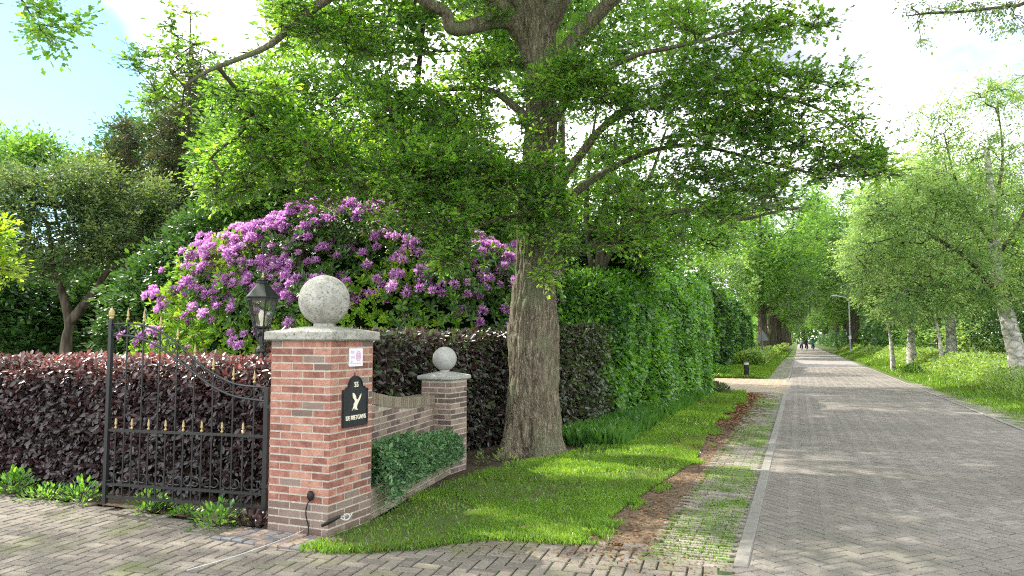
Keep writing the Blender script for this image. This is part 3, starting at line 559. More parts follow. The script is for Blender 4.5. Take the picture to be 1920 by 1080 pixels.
# goose silhouette
goose = [(-.055, .135), (-.035, .165), (-.03, .19), (-.012, .21), (-.045, .245), (-.05, .285), (-.03, .28), (-.008, .262), (.004, .232), (.012, .218), (.04, .232), (.062, .262), (.078, .272), (.072, .25), (.056, .222), (.034, .198), (.02, .180), (.012, .152), (.028, .135), (.012, .135), (-.004, .148), (-.014, .135), (-.022, .150), (-.03, .153)]
mb = MB(); 
from mathutils.geometry import tessellate_polygon
tri = tessellate_polygon([[Vector((x, 0, z)) for x, z in goose]]); mb.add([(x, -.0195, z) for x, z in goose], [list(f) for f in tri], .5)
n = len(goose); mb.add([(x, -.0195, z) for x, z in goose] + [(x, -.0155, z) for x, z in goose], [[i, (i + 1) % n, n + (i + 1) % n, n + i] for i in range(n)], .5); mb.build('goose_emblem', M['cream'], plq)
# small notice
nt_ = thing('notice_sign', 'small white notice with faded pink print above the black plaque', 'sign', on_face(.342, 1.375, .004), rz=fa)
mb = MB(); extr(mb, [(-.1, .005), (-.095, 0), (.095, 0), (.1, .005), (.1, .15), (.095, .155), (-.095, .155), (-.1, .15)], .008); mb.build('panel', M['white'], nt_)
mb = MB(); 
for (x0, x1, z0, z1) in [(-.08, -.03, .112, .135), (-.08, -.02, .07, .092), (-.08, -.055, .025, .05), (-.045, .075, .022, .030)]: boxes(mb, [[(x0 + x1) / 2, -.0088, (z0 + z1) / 2]], [[(x1 - x0) / 2, .0008, (z1 - z0) / 2]], None, .5, 0)
mb.build('print', M['lilac'], nt_)
mb = MB(); 
for rr, k0 in ((.046, .036), (.03, .021), (.015, .002)):
    th = np.linspace(0, 2 * np.pi, 21); o_ = np.c_[.035 + rr * .8 * np.cos(th), .088 + rr * np.sin(th)]; i_ = np.c_[.035 + k0 * .8 * np.cos(th), .088 + k0 * np.sin(th)]
    mb.add(np.vstack([np.c_[o_[:, 0], np.full(21, -.0092), o_[:, 1]], np.c_[i_[:, 0], np.full(21, -.0092), i_[:, 1]]]), [[i, i + 1, 22 + i, 21 + i] for i in range(20)], .5)
mb.build('emblem', M['pink'], nt_)
mb = MB()
for x in (-.078, .078): lathe(mb, [(.004, 0), (.004, .002), (.001, .003)], 8, c=(0, 0, 0))
# plug and cable on the left face
def on_left(t, z, off): c = Cb + V_ * t - U_ * off; return np.array([c[0], c[1], z])
plug = thing('cable_plug', 'black plug with a cable hanging down the left face of the brick pillar', 'cable', tuple(on_left(.155, .02, .0)))
b0 = on_left(.155, .02, 0); mb = MB(); c0 = on_left(.155, .33, .03) - b0
th_ = np.linspace(-np.pi / 2, np.pi / 2, 9); lathe(mb, np.c_[np.maximum(.030 * np.cos(th_), .001), .042 * np.sin(th_)], 14, c=c0); mb.build('socket', M['darkrubber'], plug, smooth=True)
mb = MB(); tube(mb, sm([on_left(.155, .30, .03) - b0, on_left(.175, .26, .045) - b0, on_left(.19, .18, .04) - b0, on_left(.17, .08, .03) - b0, on_left(.165, .0, .04) - b0], 6), .006, 6); mb.build('cable', M['darkrubber'], plug, smooth=True)
# drive rope with bar and hook
rp_ = thing('drive_rope', 'thin pale rope lying across the driveway with a black end bar and white hook', 'rope', tuple([*G(600, 997), 0])); b0 = np.array([*G(600, 997), 0])
def g3(px, py, z): g = G(px, py); return np.array([g[0], g[1], z])
mb = MB(); tube(mb, sm([g3(350, 1075, .02) - b0, g3(450, 1045, .02) - b0, g3(540, 1014, .03) - b0, g3(605, 990, .06) - b0], 6), .0035, 6); mb.build('rope', M['galv'], rp_, smooth=True)
a_ = A(603, 985, 6.02) - b0; b_ = A(638, 968, 6.02) - b0; mb = MB(); tube(mb, np.linspace(a_, b_, 4), [.016, .02, .016, .012], 8); mb.build('bar', M['darkrubber'], rp_, smooth=True)
mb = MB(); pts = [A(x, y, 6.02) - b0 for x, y in [(636, 970), (646, 975), (653, 974), (656, 968), (651, 963), (645, 967), (648, 975), (656, 970), (661, 961)]]; tube(mb, sm(pts, 5), .004, 6); mb.build('hook', M['galv'], rp_, smooth=True)
# ------------------------------------------------------------------ GATE
gR = np.array([-2.15, 6.56]); gL = np.array([-3.80, 7.04]); GL = np.linalg.norm(gR - gL); gd = (gR - gL) / GL
gate = thing('iron_gate', 'open black wrought iron gate with gold finials in front of the copper hedge', 'gate', (*gL, 0), rz=math.atan2(gd[1], gd[0]))
upx = (np.array([90, 150, 210, 270, 330, 400, 470, 550, 655]) - 75) / 585 * GL
uph = np.array([1.754, 1.757, 1.735, 1.677, 1.578, 1.42, 1.30, 1.21, 1.184]); loh = np.array([1.645, 1.64, 1.60, 1.53, 1.43, 1.30, 1.18, 1.10, 1.065])
hu = lambda x: np.interp(x, fine_x, fine_u); hl = lambda x: np.interp(x, fine_x, fine_l)
fx = sm(np.c_[upx, uph, loh], 8); fine_x, fine_u, fine_l = fx.T
def P(x, z, y=0): return np.array([x, y, z])
mb = MB(); boxes(mb, [[0.0, 0, .94], [GL, 0, .655]], [[.017, .017, .86], [.02, .02, .535]][:1]) if 0 else None
for xx, zz, hh_, w_ in ((0.0, .94, .86, .018), (GL, .655, .535, .021)):
    mb = MB(); boxes(mb, [[xx, 0, zz]], [[w_, w_, hh_]]); mb.build('frame_post', M['iron'], gate)
mb = MB()
for z in (.76, .262, .15): boxes(mb, [[GL / 2, 0, z]], [[GL / 2 - .021, .012, .011]])
for hf in (fine_u, fine_l):
    xs = np.linspace(.02, GL - .02, 60); hs = np.interp(xs, fine_x, hf); tube(mb, np.c_[xs, np.zeros(60), hs], .010, 6)
mb.build('rails', M['iron'], gate)
LB = [(140 - 75) / 585, (203 - 75) / 585, (267 - 75) / 585, (333 - 75) / 585, (399 - 75) / 585, (468 - 75) / 585, (541 - 75) / 585, (615 - 75) / 585]
SBx = [.055, .162, .272, .382, .495, .61, .735, .862]
def finial(mb, x, z, k=1.0): lathe(mb, [(.007, z), (.016 * k, z + .01), (.006, z + .022), (.006, z + .034), (.014 * k, z + .042), (.010, z + .06), (.007, z + .085), (.001, z + .12 * k)], 8, c=(x, 0, 0))
for f in LB:
    x = f * GL; mb = MB(); tube(mb, [P(x, .15), P(x, .8), P(x, float(hu(x)) + .035)], .0075, 6); o = mb.build('bar', M['iron'], gate); mb = MB(); finial(mb, x, float(hu(x)) + .03); mb.build('finial', M['gold'], o)
for f in SBx:
    x = f * GL; mb = MB(); tube(mb, [P(x, .15), P(x, .78)], .0075, 6); o = mb.build('short_bar', M['iron'], gate); mb = MB(); finial(mb, x, .775, .85); mb.build('finial', M['gold'], o)
mb = MB(); lathe(mb, [(.012, 1.80), (.022, 1.81), (.018, 1.825), (.027, 1.835), (.027, 1.865), (.017, 1.89), (.006, 1.905), (.001, 1.915)], 10); mb.build('acorn_finial', M['gold'], gate)
def cscroll(mb, cx, cz, r, a0, a1, turns=1):
    a = np.linspace(a0, a1, 18); rr = np.linspace(r, r * .35, 18); tube(mb, np.c_[cx + rr * np.cos(a), np.zeros(18), cz + rr * np.sin(a)], .0055, 5)
mb = MB(); mb2 = MB(); allx = sorted([0] + [f * GL for f in LB] + [GL])
for a, b in zip(allx[:-1], allx[1:]):
    for xx in ((a + b) / 2 - .042, (a + b) / 2 + .042):
        r = min(.05, (b - a) / 4 * .95); cz = float(hu(xx) + hl(xx)) / 2; th = np.linspace(0, 2 * np.pi, 17); tube(mb, np.c_[xx + r * .85 * np.cos(th), np.zeros(17), cz + r * .85 * np.sin(th)], .0055, 5, cap=False)
    cx = (a + b) / 2; cscroll(mb2, a + .045, .345, .06, -2.4, 1.9); cscroll(mb2, b - .045, .345, .06, math.pi + 2.4, math.pi - 1.9)
mb.build('ring_scrollwork', M['iron'], gate); mb2.build('lower_scrollwork', M['iron'], gate)
for z in (1.02, .20 + .14):
    mb = MB(); boxes(mb, [[GL + .05, -.02, z]], [[.05, .012, .014]]); tube(mb, [P(GL + .03, z - .035, -.0), P(GL + .03, z + .035, -.0)], .018, 8)
    tube(mb, [P(GL + .09, z, -.02), P(GL + .145, z, -.0)], [.012, .006], 6); mb.build('hinge', M['iron'], gate)
# ------------------------------------------------------------------ LANTERN
lp = A(491, 600, 8.0); lan = thing('street_lantern', 'black hexagonal carriage lantern on a post rising behind the copper hedge', 'lantern', (lp[0], lp[1], 0))
mb = MB(); lathe(mb, [(.06, 0), (.06, .3), (.035, .34), (.03, 1.45), (.05, 1.48), (.05, 1.51), (.028, 1.54), (.024, 1.64), (.045, 1.67), (.03, 1.69), (.03, 1.72), (.001, 1.72)], 12); mb.build('post', M['iron'], lan, smooth=False)
mb = MB(); z0, z1, r0, r1 = 1.745, 2.05, .088, .160
lathe(mb, [(.001, 1.72), (.03, 1.72), (.095, 1.735), (.098, 1.75), (.001, 1.75)], 6); lathe(mb, [(r1 + .006, z1 - .02), (r1 + .008, z1), (r1 - .008, z1), (r1 - .008, z1 - .02), (r1 + .006, z1 - .02)], 6)
for k in range(6):
    a = k * math.pi / 3; tube(mb, [P(r0 * math.cos(a), z0, r0 * math.sin(a)), P(r1 * math.cos(a), z1, r1 * math.sin(a))], .0085, 5)
    for s in (-1, 1): tube(mb, [P(.035 * math.cos(a), 1.56, .035 * math.sin(a)), P(.055 * math.cos(a), 1.64, .055 * math.sin(a)), P(.08 * math.cos(a), 1.735, .08 * math.sin(a))], .006, 4) if s > 0 else None
mb.build('frame', M['iron'], lan)
mb = MB(); lathe(mb, [(r0 - .006, z0), (r1 - .006, z1)], 6); mb.build('glass', M['glass'], lan)
mb = MB(); lathe(mb, [(.001, z1 + .002), (.195, z1 + .004), (.197, z1 + .018), (.18, z1 + .022), (.125, z1 + .085), (.07, z1 + .15), (.055, z1 + .16), (.045, z1 + .165), (.05, z1 + .19), (.07, z1 + .195), (.06, z1 + .205), (.02, z1 + .225), (.001, z1 + .225)], 6); mb.build('roof', M['iron'], lan)
mb = MB(); lathe(mb, [(.012, z1 + .22), (.02, z1 + .235), (.008, z1 + .25), (.013, z1 + .262), (.001, z1 + .29)], 8); mb.build('finial', M['gold'], lan)
mb = MB(); lathe(mb, [(.018, 1.75), (.018, 1.80), (.03, 1.83), (.036, 1.87), (.025, 1.91), (.001, 1.925)], 12); mb.build('bulb', M['cream'], lan, smooth=True)
# ------------------------------------------------------------------ HEDGES
def hedge(name, label, front, thick, H, leafm, corem, size, dens, shape='oval', bulge=.1, top_extra=1.0, leaf2=None, r2=0.0, topm=None, cat='hedge', curl=.5, z0=.05, round_=.25, endcap=True, bottomthin=.0):
    """front: polyline of the visible face (x,y); H: height, number or list per point; hedge body lies to the left of travel"""
    P = sm(front, 10); Hs = sm(np.c_[np.broadcast_to(H, (len(front),)), np.zeros(len(front))], 10)[:, 0]; d = np.linalg.norm(np.diff(P, axis=0), axis=1); s = np.r_[0, np.cumsum(d)]; Lg = s[-1]
    T = unit(np.gradient(P, axis=0)); Nn = np.c_[T[:, 1], -T[:, 0]]
    org = P.mean(0); root = thing(name, label, cat, (*org, 0))
    def smp(q, arr): return np.c_[tuple(np.interp(q, s, arr[:, i]) for i in range(arr.shape[1]))]
    # core
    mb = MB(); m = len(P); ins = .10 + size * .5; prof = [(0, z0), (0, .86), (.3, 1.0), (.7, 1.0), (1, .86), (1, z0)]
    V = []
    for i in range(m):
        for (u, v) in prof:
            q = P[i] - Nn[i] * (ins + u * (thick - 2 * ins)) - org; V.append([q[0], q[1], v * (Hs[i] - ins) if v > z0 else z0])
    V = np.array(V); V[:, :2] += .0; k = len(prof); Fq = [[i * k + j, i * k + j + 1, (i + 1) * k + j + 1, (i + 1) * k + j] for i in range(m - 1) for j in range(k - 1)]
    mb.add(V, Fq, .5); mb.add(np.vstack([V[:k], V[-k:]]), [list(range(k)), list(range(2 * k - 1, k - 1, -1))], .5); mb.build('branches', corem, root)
    # leaves
    mb = MB()
    def put(Pn, No, sz, mi, rb=0.0):
        n = len(Pn); No = unit(No + rdir(n) * .55); ax = unit(rdir(n) * curl + np.array([0, 0, -.35]) + No * .55); rr = np.clip(fbm(Pn + np.r_[org, 0], 1.5, 8) * .5 + rng.random(n) * .75 - .15 + rb, 0, 1)
        leaves(mb, Pn, ax, No, sz * (.6 + .8 * rng.random(n)), shape, rr, mi)
    Hm = Hs.mean(); per = [('front', Hm, 1.0), ('top', thick, top_extra), ('back', Hm, .25)]
    for part, ext, de in per:
        n = int(Lg * ext * dens * de); q = rng.random(n) * Lg; c = smp(q, P); nn = smp(q, Nn); h = np.interp(q, s, Hs); w = rng.random(n); depth = rng.random(n) ** 1.5 * (.12 + size)
        if part == 'top':
            c = c - nn * (w * thick)[:, None]; ed = np.minimum(w, 1 - w) * thick; z = h - np.clip(round_ - ed, 0, 1) ** 2 / (round_ + .01) * .5 - depth; No = np.c_[nn * 0, np.ones(n)] + np.c_[nn, np.zeros(n)] * (np.clip(round_ - w * thick, 0, 1) * 2)[:, None]
            c3 = np.c_[c, z]; nz = fbm(c3, .9, 77) - .5; c3[:, 2] += nz * bulge * 2 + rng.normal(0, .02, n)
        else:
            sg = 1 if part == 'front' else -1; w = w ** .9; z = z0 + w * (h - z0); ro = np.clip(z - (h - round_), 0, 1) ** 2 / (round_ + .01) * .5
            c = c - nn * ((depth + ro) if sg > 0 else (thick - depth - ro))[:, None]; c3 = np.c_[c, z]; nz = fbm(c3, .9, 77) - .5; c3[:, :2] += sg * nn * (nz * bulge * 2)[:, None]; No = np.c_[nn * sg, np.full(n, .35)]
        mi = np.zeros(n, int)
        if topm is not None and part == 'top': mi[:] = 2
        if leaf2 is not None:
            f = np.clip(r2(q / Lg, c3), 0, 1); mi = np.where(rng.random(n) < f, 1, mi)
        c3[:, :2] -= org
        for kk in np.unique(mi): put(c3[mi == kk], No[mi == kk], size, int(kk), .12 if part == 'top' else 0)
    for end, sg in ((0, -1), (-1, 1)) if endcap else ():
        n = int(thick * Hs[end] * dens); w = rng.random(n); z = z0 + rng.random(n) * (Hs[end] - z0); dd = rng.random(n) ** 1.5 * (.12 + size) 
        ro = np.clip(round_ - np.minimum(w, 1 - w) * thick, 0, 1) ** 2 / (round_ + .01) * .5 + np.clip(z - (Hs[end] - round_), 0, 1) ** 2 / (round_ + .01) * .5
        c = P[end] - Nn[end] * (w * thick)[:, None] - T[end] * sg * (dd + ro)[:, None]; c3 = np.c_[c, z]; nz = fbm(c3, .9, 77) - .5; c3[:, :2] += sg * T[end] * (nz * bulge * 2)[:, None]
        mi = np.zeros(n, int)
        if leaf2 is not None: mi = (rng.random(n) < np.clip(r2(np.full(n, 0. if end == 0 else 1.), c3), 0, 1)).astype(int)
        c3[:, :2] -= org
        for kk in np.unique(mi): put(c3[mi == kk], np.r_[T[end] * sg, .3][None] * np.ones(((mi == kk).sum(), 1)), size, int(kk))
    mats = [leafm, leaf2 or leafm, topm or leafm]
    mb.build('foliage', mats, root); return root
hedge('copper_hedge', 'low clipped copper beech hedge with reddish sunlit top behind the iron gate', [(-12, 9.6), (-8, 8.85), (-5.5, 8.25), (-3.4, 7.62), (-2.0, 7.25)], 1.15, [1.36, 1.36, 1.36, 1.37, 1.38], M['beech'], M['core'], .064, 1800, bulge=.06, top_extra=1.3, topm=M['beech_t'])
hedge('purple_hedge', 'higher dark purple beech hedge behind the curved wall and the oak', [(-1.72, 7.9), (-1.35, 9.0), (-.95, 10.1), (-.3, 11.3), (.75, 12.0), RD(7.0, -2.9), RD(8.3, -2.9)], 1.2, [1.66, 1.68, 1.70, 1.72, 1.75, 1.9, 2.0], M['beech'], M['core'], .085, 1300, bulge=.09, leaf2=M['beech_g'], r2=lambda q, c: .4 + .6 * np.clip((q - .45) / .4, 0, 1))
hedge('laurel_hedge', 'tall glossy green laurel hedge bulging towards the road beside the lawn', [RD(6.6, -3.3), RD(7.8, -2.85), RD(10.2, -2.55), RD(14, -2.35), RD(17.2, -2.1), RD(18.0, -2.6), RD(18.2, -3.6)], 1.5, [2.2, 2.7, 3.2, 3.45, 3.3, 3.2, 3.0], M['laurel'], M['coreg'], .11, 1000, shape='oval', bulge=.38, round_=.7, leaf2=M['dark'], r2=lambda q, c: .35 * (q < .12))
# ------------------------------------------------------------------ TREES
def cluster_pts(kind, *a):
    pass
def grow(roots, targets, step=.45, jit=.06):
    """roots: list of (pts, radii). returns nodes, parent, minimal radius"""
    nodes = []; par = []; rmin = []
    for pts, rad, pr in roots:
        base = len(nodes)
        for i, (p, r) in enumerate(zip(pts, rad)):
            nodes.append(p); par.append(base + i - 1 if i else pr); rmin.append(r)
    nodes = np.array(nodes); par = list(par); rmin = list(rmin); n0 = len(nodes)
    NP = np.zeros((n0 + len(targets) * 14, 3)); NP[:n0] = nodes; cnt = n0
    d0 = np.array([np.min(np.linalg.norm(nodes - t, axis=1)) for t in targets]); order = np.argsort(d0)
    tips = np.zeros(len(targets), int)
    for ti in order:
        t = targets[ti]; dd = np.linalg.norm(NP[:cnt] - t, axis=1); dz = np.clip(NP[:cnt, 2] - t[2], 0, 9); a = int(np.argmin(dd + .5 * dz)); L0 = dd[a]; k = max(1, min(12, int(round(L0 / step)))); prev = a
        for j in range(1, k + 1):
            f = j / k; p = NP[a] * (1 - f) + t * f; 
            if j < k: p = p + rng.normal(0, jit, 3) * L0 ** .5 + [0, 0, .10 * L0 * math.sin(math.pi * f)]
            NP[cnt] = p; par.append(prev); rmin.append(0); prev = cnt; cnt += 1
        tips[ti] = prev
    return NP[:cnt], np.array(par), np.array(rmin), n0, tips
def pipe(NP, par, rmin, tip=.006, ex=2.4, cap=None):
    n = len(NP); acc = np.zeros(n); has = np.zeros(n, bool); 
    for i in range(n - 1, -1, -1):
        if acc[i] == 0: acc[i] = tip ** ex
        if par[i] >= 0: acc[par[i]] += acc[i]
    r = acc ** (1 / ex)
    return np.maximum(r, rmin) if cap is None else np.maximum(np.minimum(r, cap), rmin)
def oakbark_disp(amp=.06, f=9):
    def d(Pp, th):
        sh = Pp.shape; q = Pp.reshape(-1, 3) * np.array([1, 1, .20]); v = (1 - np.abs(2 * fbm(q, f, 3, 2) - 1) ** .7).reshape(sh[:2]); b = fbm(Pp.reshape(-1, 3), 1.1, 4, 2).reshape(sh[:2]); return (v - .5) * amp * 2 + (b - .5) * .18
    return d
def foliage(mb, tips, dirs, nl, spread, size, shape, flat=.6, twigs=None, droop=0.0):
    """leaves around each tip along short twiglets"""
    n = len(tips); k = 7; per = max(1, nl // k)
    tw = rdir(n * k) * [1, 1, flat] + np.repeat(dirs, k, 0) * .6 + [0, 0, -droop]; tw = unit(tw) * (spread * (.5 + .7 * rng.random((n * k, 1)))); b = np.repeat(tips, k, 0) - tw * .15
    if twigs is not None: segs(twigs, b, b + tw, .004 * np.ones(n * k), .002 * np.ones(n * k), 3)
    f = np.tile((np.arange(per) + .6) / per, n * k) ** .75; T = np.repeat(tw, per, 0); bb = np.repeat(b, per, 0) + T * f[:, None] + rng.normal(0, spread * .05, (n * k * per, 3))
    side = np.tile(np.where(np.arange(per) % 2, 1., -1.), n * k)[:, None]; Tu = unit(T); lat = unit(np.cross(Tu, [0, 0, 1.]) + .35 * rdir(len(bb)))
    ax = Tu * (.35 + .9 * f[:, None] ** 2) + lat * side * (1.1 - .6 * f[:, None]) + rdir(len(bb)) * .3 + [0, 0, -droop * .8]; nr = rdir(len(bb)) * .5 + np.repeat(rdir(n * k) * .35, per, 0) + [0, 0, 1]
    cl = np.repeat(rng.random(n), k * per); rr = np.clip(cl * .6 + rng.random(len(bb)) * .4 - .03, 0, 1)
    leaves(mb, bb, ax, nr, size * (.6 + .7 * rng.random(len(bb))), shape, rr)
def ell(n, c, r, shell=.35, seed=0, hole=.42):
    """points in ellipsoid biased to the shell, clumped by noise"""
    out = []; c = np.asarray(c, float); r = np.asarray(r, float); got = 0
    while got < n:
        d = rdir(n * 3); rad = rng.random((n * 3, 1)) ** shell; p = c + d * rad * r; k = fbm(p, 2.2 / r.mean(), seed + 60, 2) > hole; p = p[k]; out.append(p); got += len(p)
    return np.concatenate(out)[:n]
# ---- main oak
ox, oy = .26, 10.6; mainoak = thing('oak_tree', 'large old oak with furrowed trunk between the low pillar and the road', 'tree', (ox, oy, 0)); og = np.array([ox, oy, 0])
tp = [(A(993, 905, 10.6) * [1, 1, 0] + [0, 0, -.1], .56), (A(993, 850, 10.6) * [1, 1, 0] + [0, 0, .05], .475), (A(994, 820, 10.6), .43), (A(996, 780, 10.6), .415), (A(1000, 700, 10.6), .385), (A(1002, 600, 10.6), .365), (A(1003, 500, 10.6), .335), (A(1005, 400, 10.6), .31), (A(1010, 300, 10.6), .265), (A(1015, 200, 10.6), .245), (A(1010, 110, 10.6), .265), (A(1004, 40, 10.6), .31)]
P_ = sm([[*(p - og), r] for p, r in tp], 34); mb = MB()
def trunkdisp(Pp, th):
    d = -oakbark_disp(.07, 17)(Pp, th) - oakbark_disp(.035, 31)(Pp, th) * .7; z = Pp[:, :, 2]; fl = np.exp(-np.clip(z, 0, 9) * 2.6); return d + fl * .20 * np.cos(5 * th[None] + 1.3) + fl * .08 * np.cos(3 * th[None])
tube(mb, P_[:, :3], P_[:, 3] * .95, 200, disp=trunkdisp); 
limbs = [  # px path, depths, start radius, end radius
 ([(1003, 60), (975, 0), (940, -90), (900, -250), (890, -420)], [10.6, 10.6, 10.5, 10.2, 9.8], .22, .07),
 ([(1008, 70), (1040, -10), (1075, -120), (1120, -300), (1150, -480)], [10.6, 10.7, 10.8, 11, 11.2], .24, .07),
 ([(1020, 150), (1055, 105), (1090, 60), (1160, -10), (1290, -120), (1400, -200)], [10.6, 10.5, 10.3, 10, 9.4, 9.], .17, .05),
 ([(1000, 95), (960, 45), (925, 40), (880, 50), (845, 52), (832, 22), (800, 5), (760, -30)], [10.6, 10.4, 10.2, 9.9, 9.6, 9.5, 9.3, 9.1], .15, .06),
 ([(990, 60), (850, -60), (720, -60), (620, -5), (550, 45), (510, 78), (440, 112), (395, 135), (350, 165)], [10.6, 10.2, 9.8, 9.5, 9.3, 9.2, 9.1, 9.0, 9.0], .16, .018),
 ([(1020, 480), (1090, 468), (1180, 425), (1290, 392), (1380, 408), (1450, 400), (1500, 392)], [10.6, 10.5, 10.2, 9.9, 9.7, 9.5, 9.4], .07, .012),
 ([(1025, 430), (1075, 365), (1130, 325), (1210, 285), (1290, 275), (1400, 295), (1500, 318), (1600, 330), (1660, 322)], [10.6, 10.7, 10.7, 10.6, 10.5, 10.1, 9.8, 9.5, 9.4], .085, .009),
 ([(1025, 380), (1080, 300), (1140, 230), (1230, 190), (1330, 175), (1450, 180), (1540, 205), (1610, 260)], [10.6, 10.4, 10.1, 9.8, 9.6, 9.4, 9.3, 9.3], .08, .014),
 ([(1020, 250), (1090, 160), (1180, 110), (1260, 90), (1380, 60), (1500, 20)], [10.6, 10.2, 9.8, 9.5, 9.2, 9.], .075, .014),
 ([(1000, 330), (930, 300), (850, 320), (760, 330), (680, 300)], [10.6, 10.2, 9.8, 9.5, 9.3], .06, .012),
 ([(1000, 230), (920, 170), (820, 170), (700, 180), (600, 190)], [10.6, 10.8, 11.0, 11.1, 11.2], .07, .014),
 ([(1000, 400), (930, 410), (860, 440), (820, 450)], [10.6, 10.2, 9.9, 9.7], .03, .01),
 ([(1008, 60), (980, -300), (960, -600), (950, -900)], [10.6, 9.6, 8.4, 7.6], .2, .05),
 ([(1020, 60), (1200, -300), (1500, -500), (1700, -600)], [10.6, 9, 7.6, 6.8], .17, .05),
 ([(1000, 60), (850, -350), (700, -600), (500, -800)], [10.6, 9.5, 8., 7.2], .17, .05)]
roots = [(P_[::15, :3], P_[::15, 3] * .95, -1)]
for pp, dd, r0, r1 in limbs:
    q = np.array([A(x, y, d) - og for (x, y), d in zip(pp, dd)]); m_ = len(q); rad = r0 * (r1 / r0) ** (np.linspace(0, 1, m_)); pr = sm(np.c_[q, rad], 7)
    pr[:, :3] += (np.c_[vn(pr[:, :3], 1.2, 1), vn(pr[:, :3], 1.2, 2), vn(pr[:, :3], 1.2, 3)] - .5) * .14 * np.linspace(0, 1, len(pr))[:, None]
    tube(mb, pr[:, :3], pr[:, 3], 20 if r0 > .1 else 9, disp=oakbark_disp(.06, 9)); roots.append((pr[::2, :3], pr[::2, 3] * .9, 0))
mb.build('trunk', M['bark'], mainoak, smooth=True)
blobs = [ # px, py, rpx, rpy, D, rD, n
 (300, 125, 55, 50, 9, 0.5, 15), (340, 60, 60, 40, 9, 0.6, 10), (420, 60, 80, 60, 9.1, 0.6, 44), (300, 190, 50, 30, 9, 0.4, 10), (520, 60, 90, 80, 9.4, 0.9, 110), (620, 80, 90, 80, 9.8, 0.9, 120),
 (480, 170, 90, 50, 9.4, 0.8, 60), (560, 240, 110, 80, 9.8, 0.9, 130), (470, 290, 80, 60, 10, 0.7, 75), (420, 340, 60, 40, 10.2, 0.6, 40), (600, 330, 110, 60, 10, 0.9, 110), (700, 230, 90, 80, 10.2, 1, 130), (700, 60, 50, 60, 10.2, 0.8, 35),
 (760, 320, 100, 65, 9.6, 0.8, 125), (740, 395, 60, 30, 9.4, 0.5, 20), (850, 290, 100, 70, 9.8, 0.9, 150), (850, 400, 50, 60, 9.4, 0.5, 50), (840, 465, 35, 45, 9.4, 0.4, 36), (860, 180, 80, 60, 10.6, 0.9, 80), (920, 110, 60, 40, 10.8, 0.8, 40), (900, 20, 60, 40, 10.6, 0.9, 26), (790, 190, 60, 50, 10.8, 0.9, 40),
 (940, 340, 60, 50, 9.7, 0.5, 60), (1010, 300, 60, 35, 9.7, .4, 22), (1030, 370, 45, 45, 9.7, .4, 40), (980, 250, 30, 30, 9.7, .3, 12), (990, 420, 30, 25, 9.7, .3, 14), (1000, 170, 30, 20, 9.8, 0.3, 8), (1060, 150, 60, 50, 9.7, 0.5, 29),
 (1110, 180, 110, 60, 9.6, 0.8, 94), (1130, 260, 90, 60, 9.9, 0.8, 58), (1060, 440, 30, 50, 9.7, 0.4, 19), (1030, 510, 20, 25, 9.8, 0.3, 8), (1220, 60, 110, 70, 9.8, 1, 86), (1250, 170, 110, 70, 9.5, 0.9, 101), (1350, 70, 90, 70, 9.3, 0.9, 72), (1450, 40, 70, 40, 9.1, 0.6, 29), (1530, 30, 45, 25, 9, 0.4, 6),
 (1380, 160, 100, 60, 9.4, 0.9, 79), (1500, 170, 70, 50, 9.3, 0.6, 36), (1330, 250, 110, 50, 9.8, 0.9, 65), (1450, 250, 90, 50, 9.6, 0.7, 58), (1560, 230, 70, 60, 9.4, 0.6, 54), (1610, 300, 60, 40, 9.4, 0.5, 43), (1650, 325, 40, 25, 9.3, 0.3, 13),
 (1520, 310, 80, 45, 9.6, 0.6, 58), (1400, 330, 100, 40, 9.8, 0.8, 61), (1290, 330, 90, 40, 10, 0.8, 43), (1200, 370, 80, 40, 10.1, 0.8, 43), (1350, 400, 90, 30, 9.7, 0.7, 43), (1460, 385, 60, 30, 9.5, 0.5, 29), (1150, 430, 60, 40, 10.1, 0.6, 29), (1240, 430, 60, 30, 9.9, 0.6, 22), (1110, 100, 80, 50, 10.4, 0.8, 43), (1570, 145, 50, 30, 9.3, 0.4, 16)]
tg = []; 
for px, py, rx, ry, D_, rD, n in blobs:
    d = rdir(n) * rng.random((n, 1)) ** .4; tg += [A(px + a * rx, py + b * ry, D_ + c * rD) for a, b, c in d]
tg = np.array(tg); tg = tg[(fbm(tg, 1.15, 88, 2) + .05 * rng.random(len(tg)) > .44 - .10 * (tg[:, 0] > 3.2))]; tgv = len(tg); up = []
for c, r, n in [((-1, 10, 9.5), (4.5, 3.5, 2.2), 380), ((2.5, 10, 10), (4, 4, 2.5), 420), ((-3.0, 12.4, 11.4), (3.4, 3.2, 2.2), 420), ((3.5, 13.5, 12), (4, 3, 2.5), 300), ((.5, 11, 12.5), (4, 4, 2.), 280), ((-3, 7.5, 8.6), (3, 3, 1.6), 260), ((1.5, 6.2, 9.0), (3.6, 3, 1.8), 330), ((5.0, 8, 8.6), (2.6, 3, 1.6), 230), ((0, 3.6, 9.8), (4, 2.5, 1.6), 260), ((4, 4.5, 9.3), (3, 2.5, 1.6), 200)]:
    up.append(ell(n, c, r, .4, 3, .40))
up = np.vstack(up); k_ = np.array([(q[2] - HC) / q[1] > .62 for q in up]); up = up[k_]  # unseen upper crown, spread and thickened to shade the road below
T_ = np.vstack([tg, up]) - og
NP, par, rmin, n0, tips = grow(roots, T_, .4, .05); rr = pipe(NP, par, rmin, .005, 2.5, cap=.09)
mb = MB(); i = np.arange(n0, len(NP)); pa = par[i]; r0 = np.minimum(rr[pa], rr[i] * 1.5); th = rr[i] > .016
segs(mb, NP[pa][th], NP[i][th], r0[th], rr[i][th], 6); segs(mb, NP[pa][~th], NP[i][~th], r0[~th], rr[i][~th], 3)
lb = MB(); dirs = unit(NP[tips] - NP[par[tips]] + 1e-4)
tv_ = tips[:tgv]; tu_ = tips[tgv:]
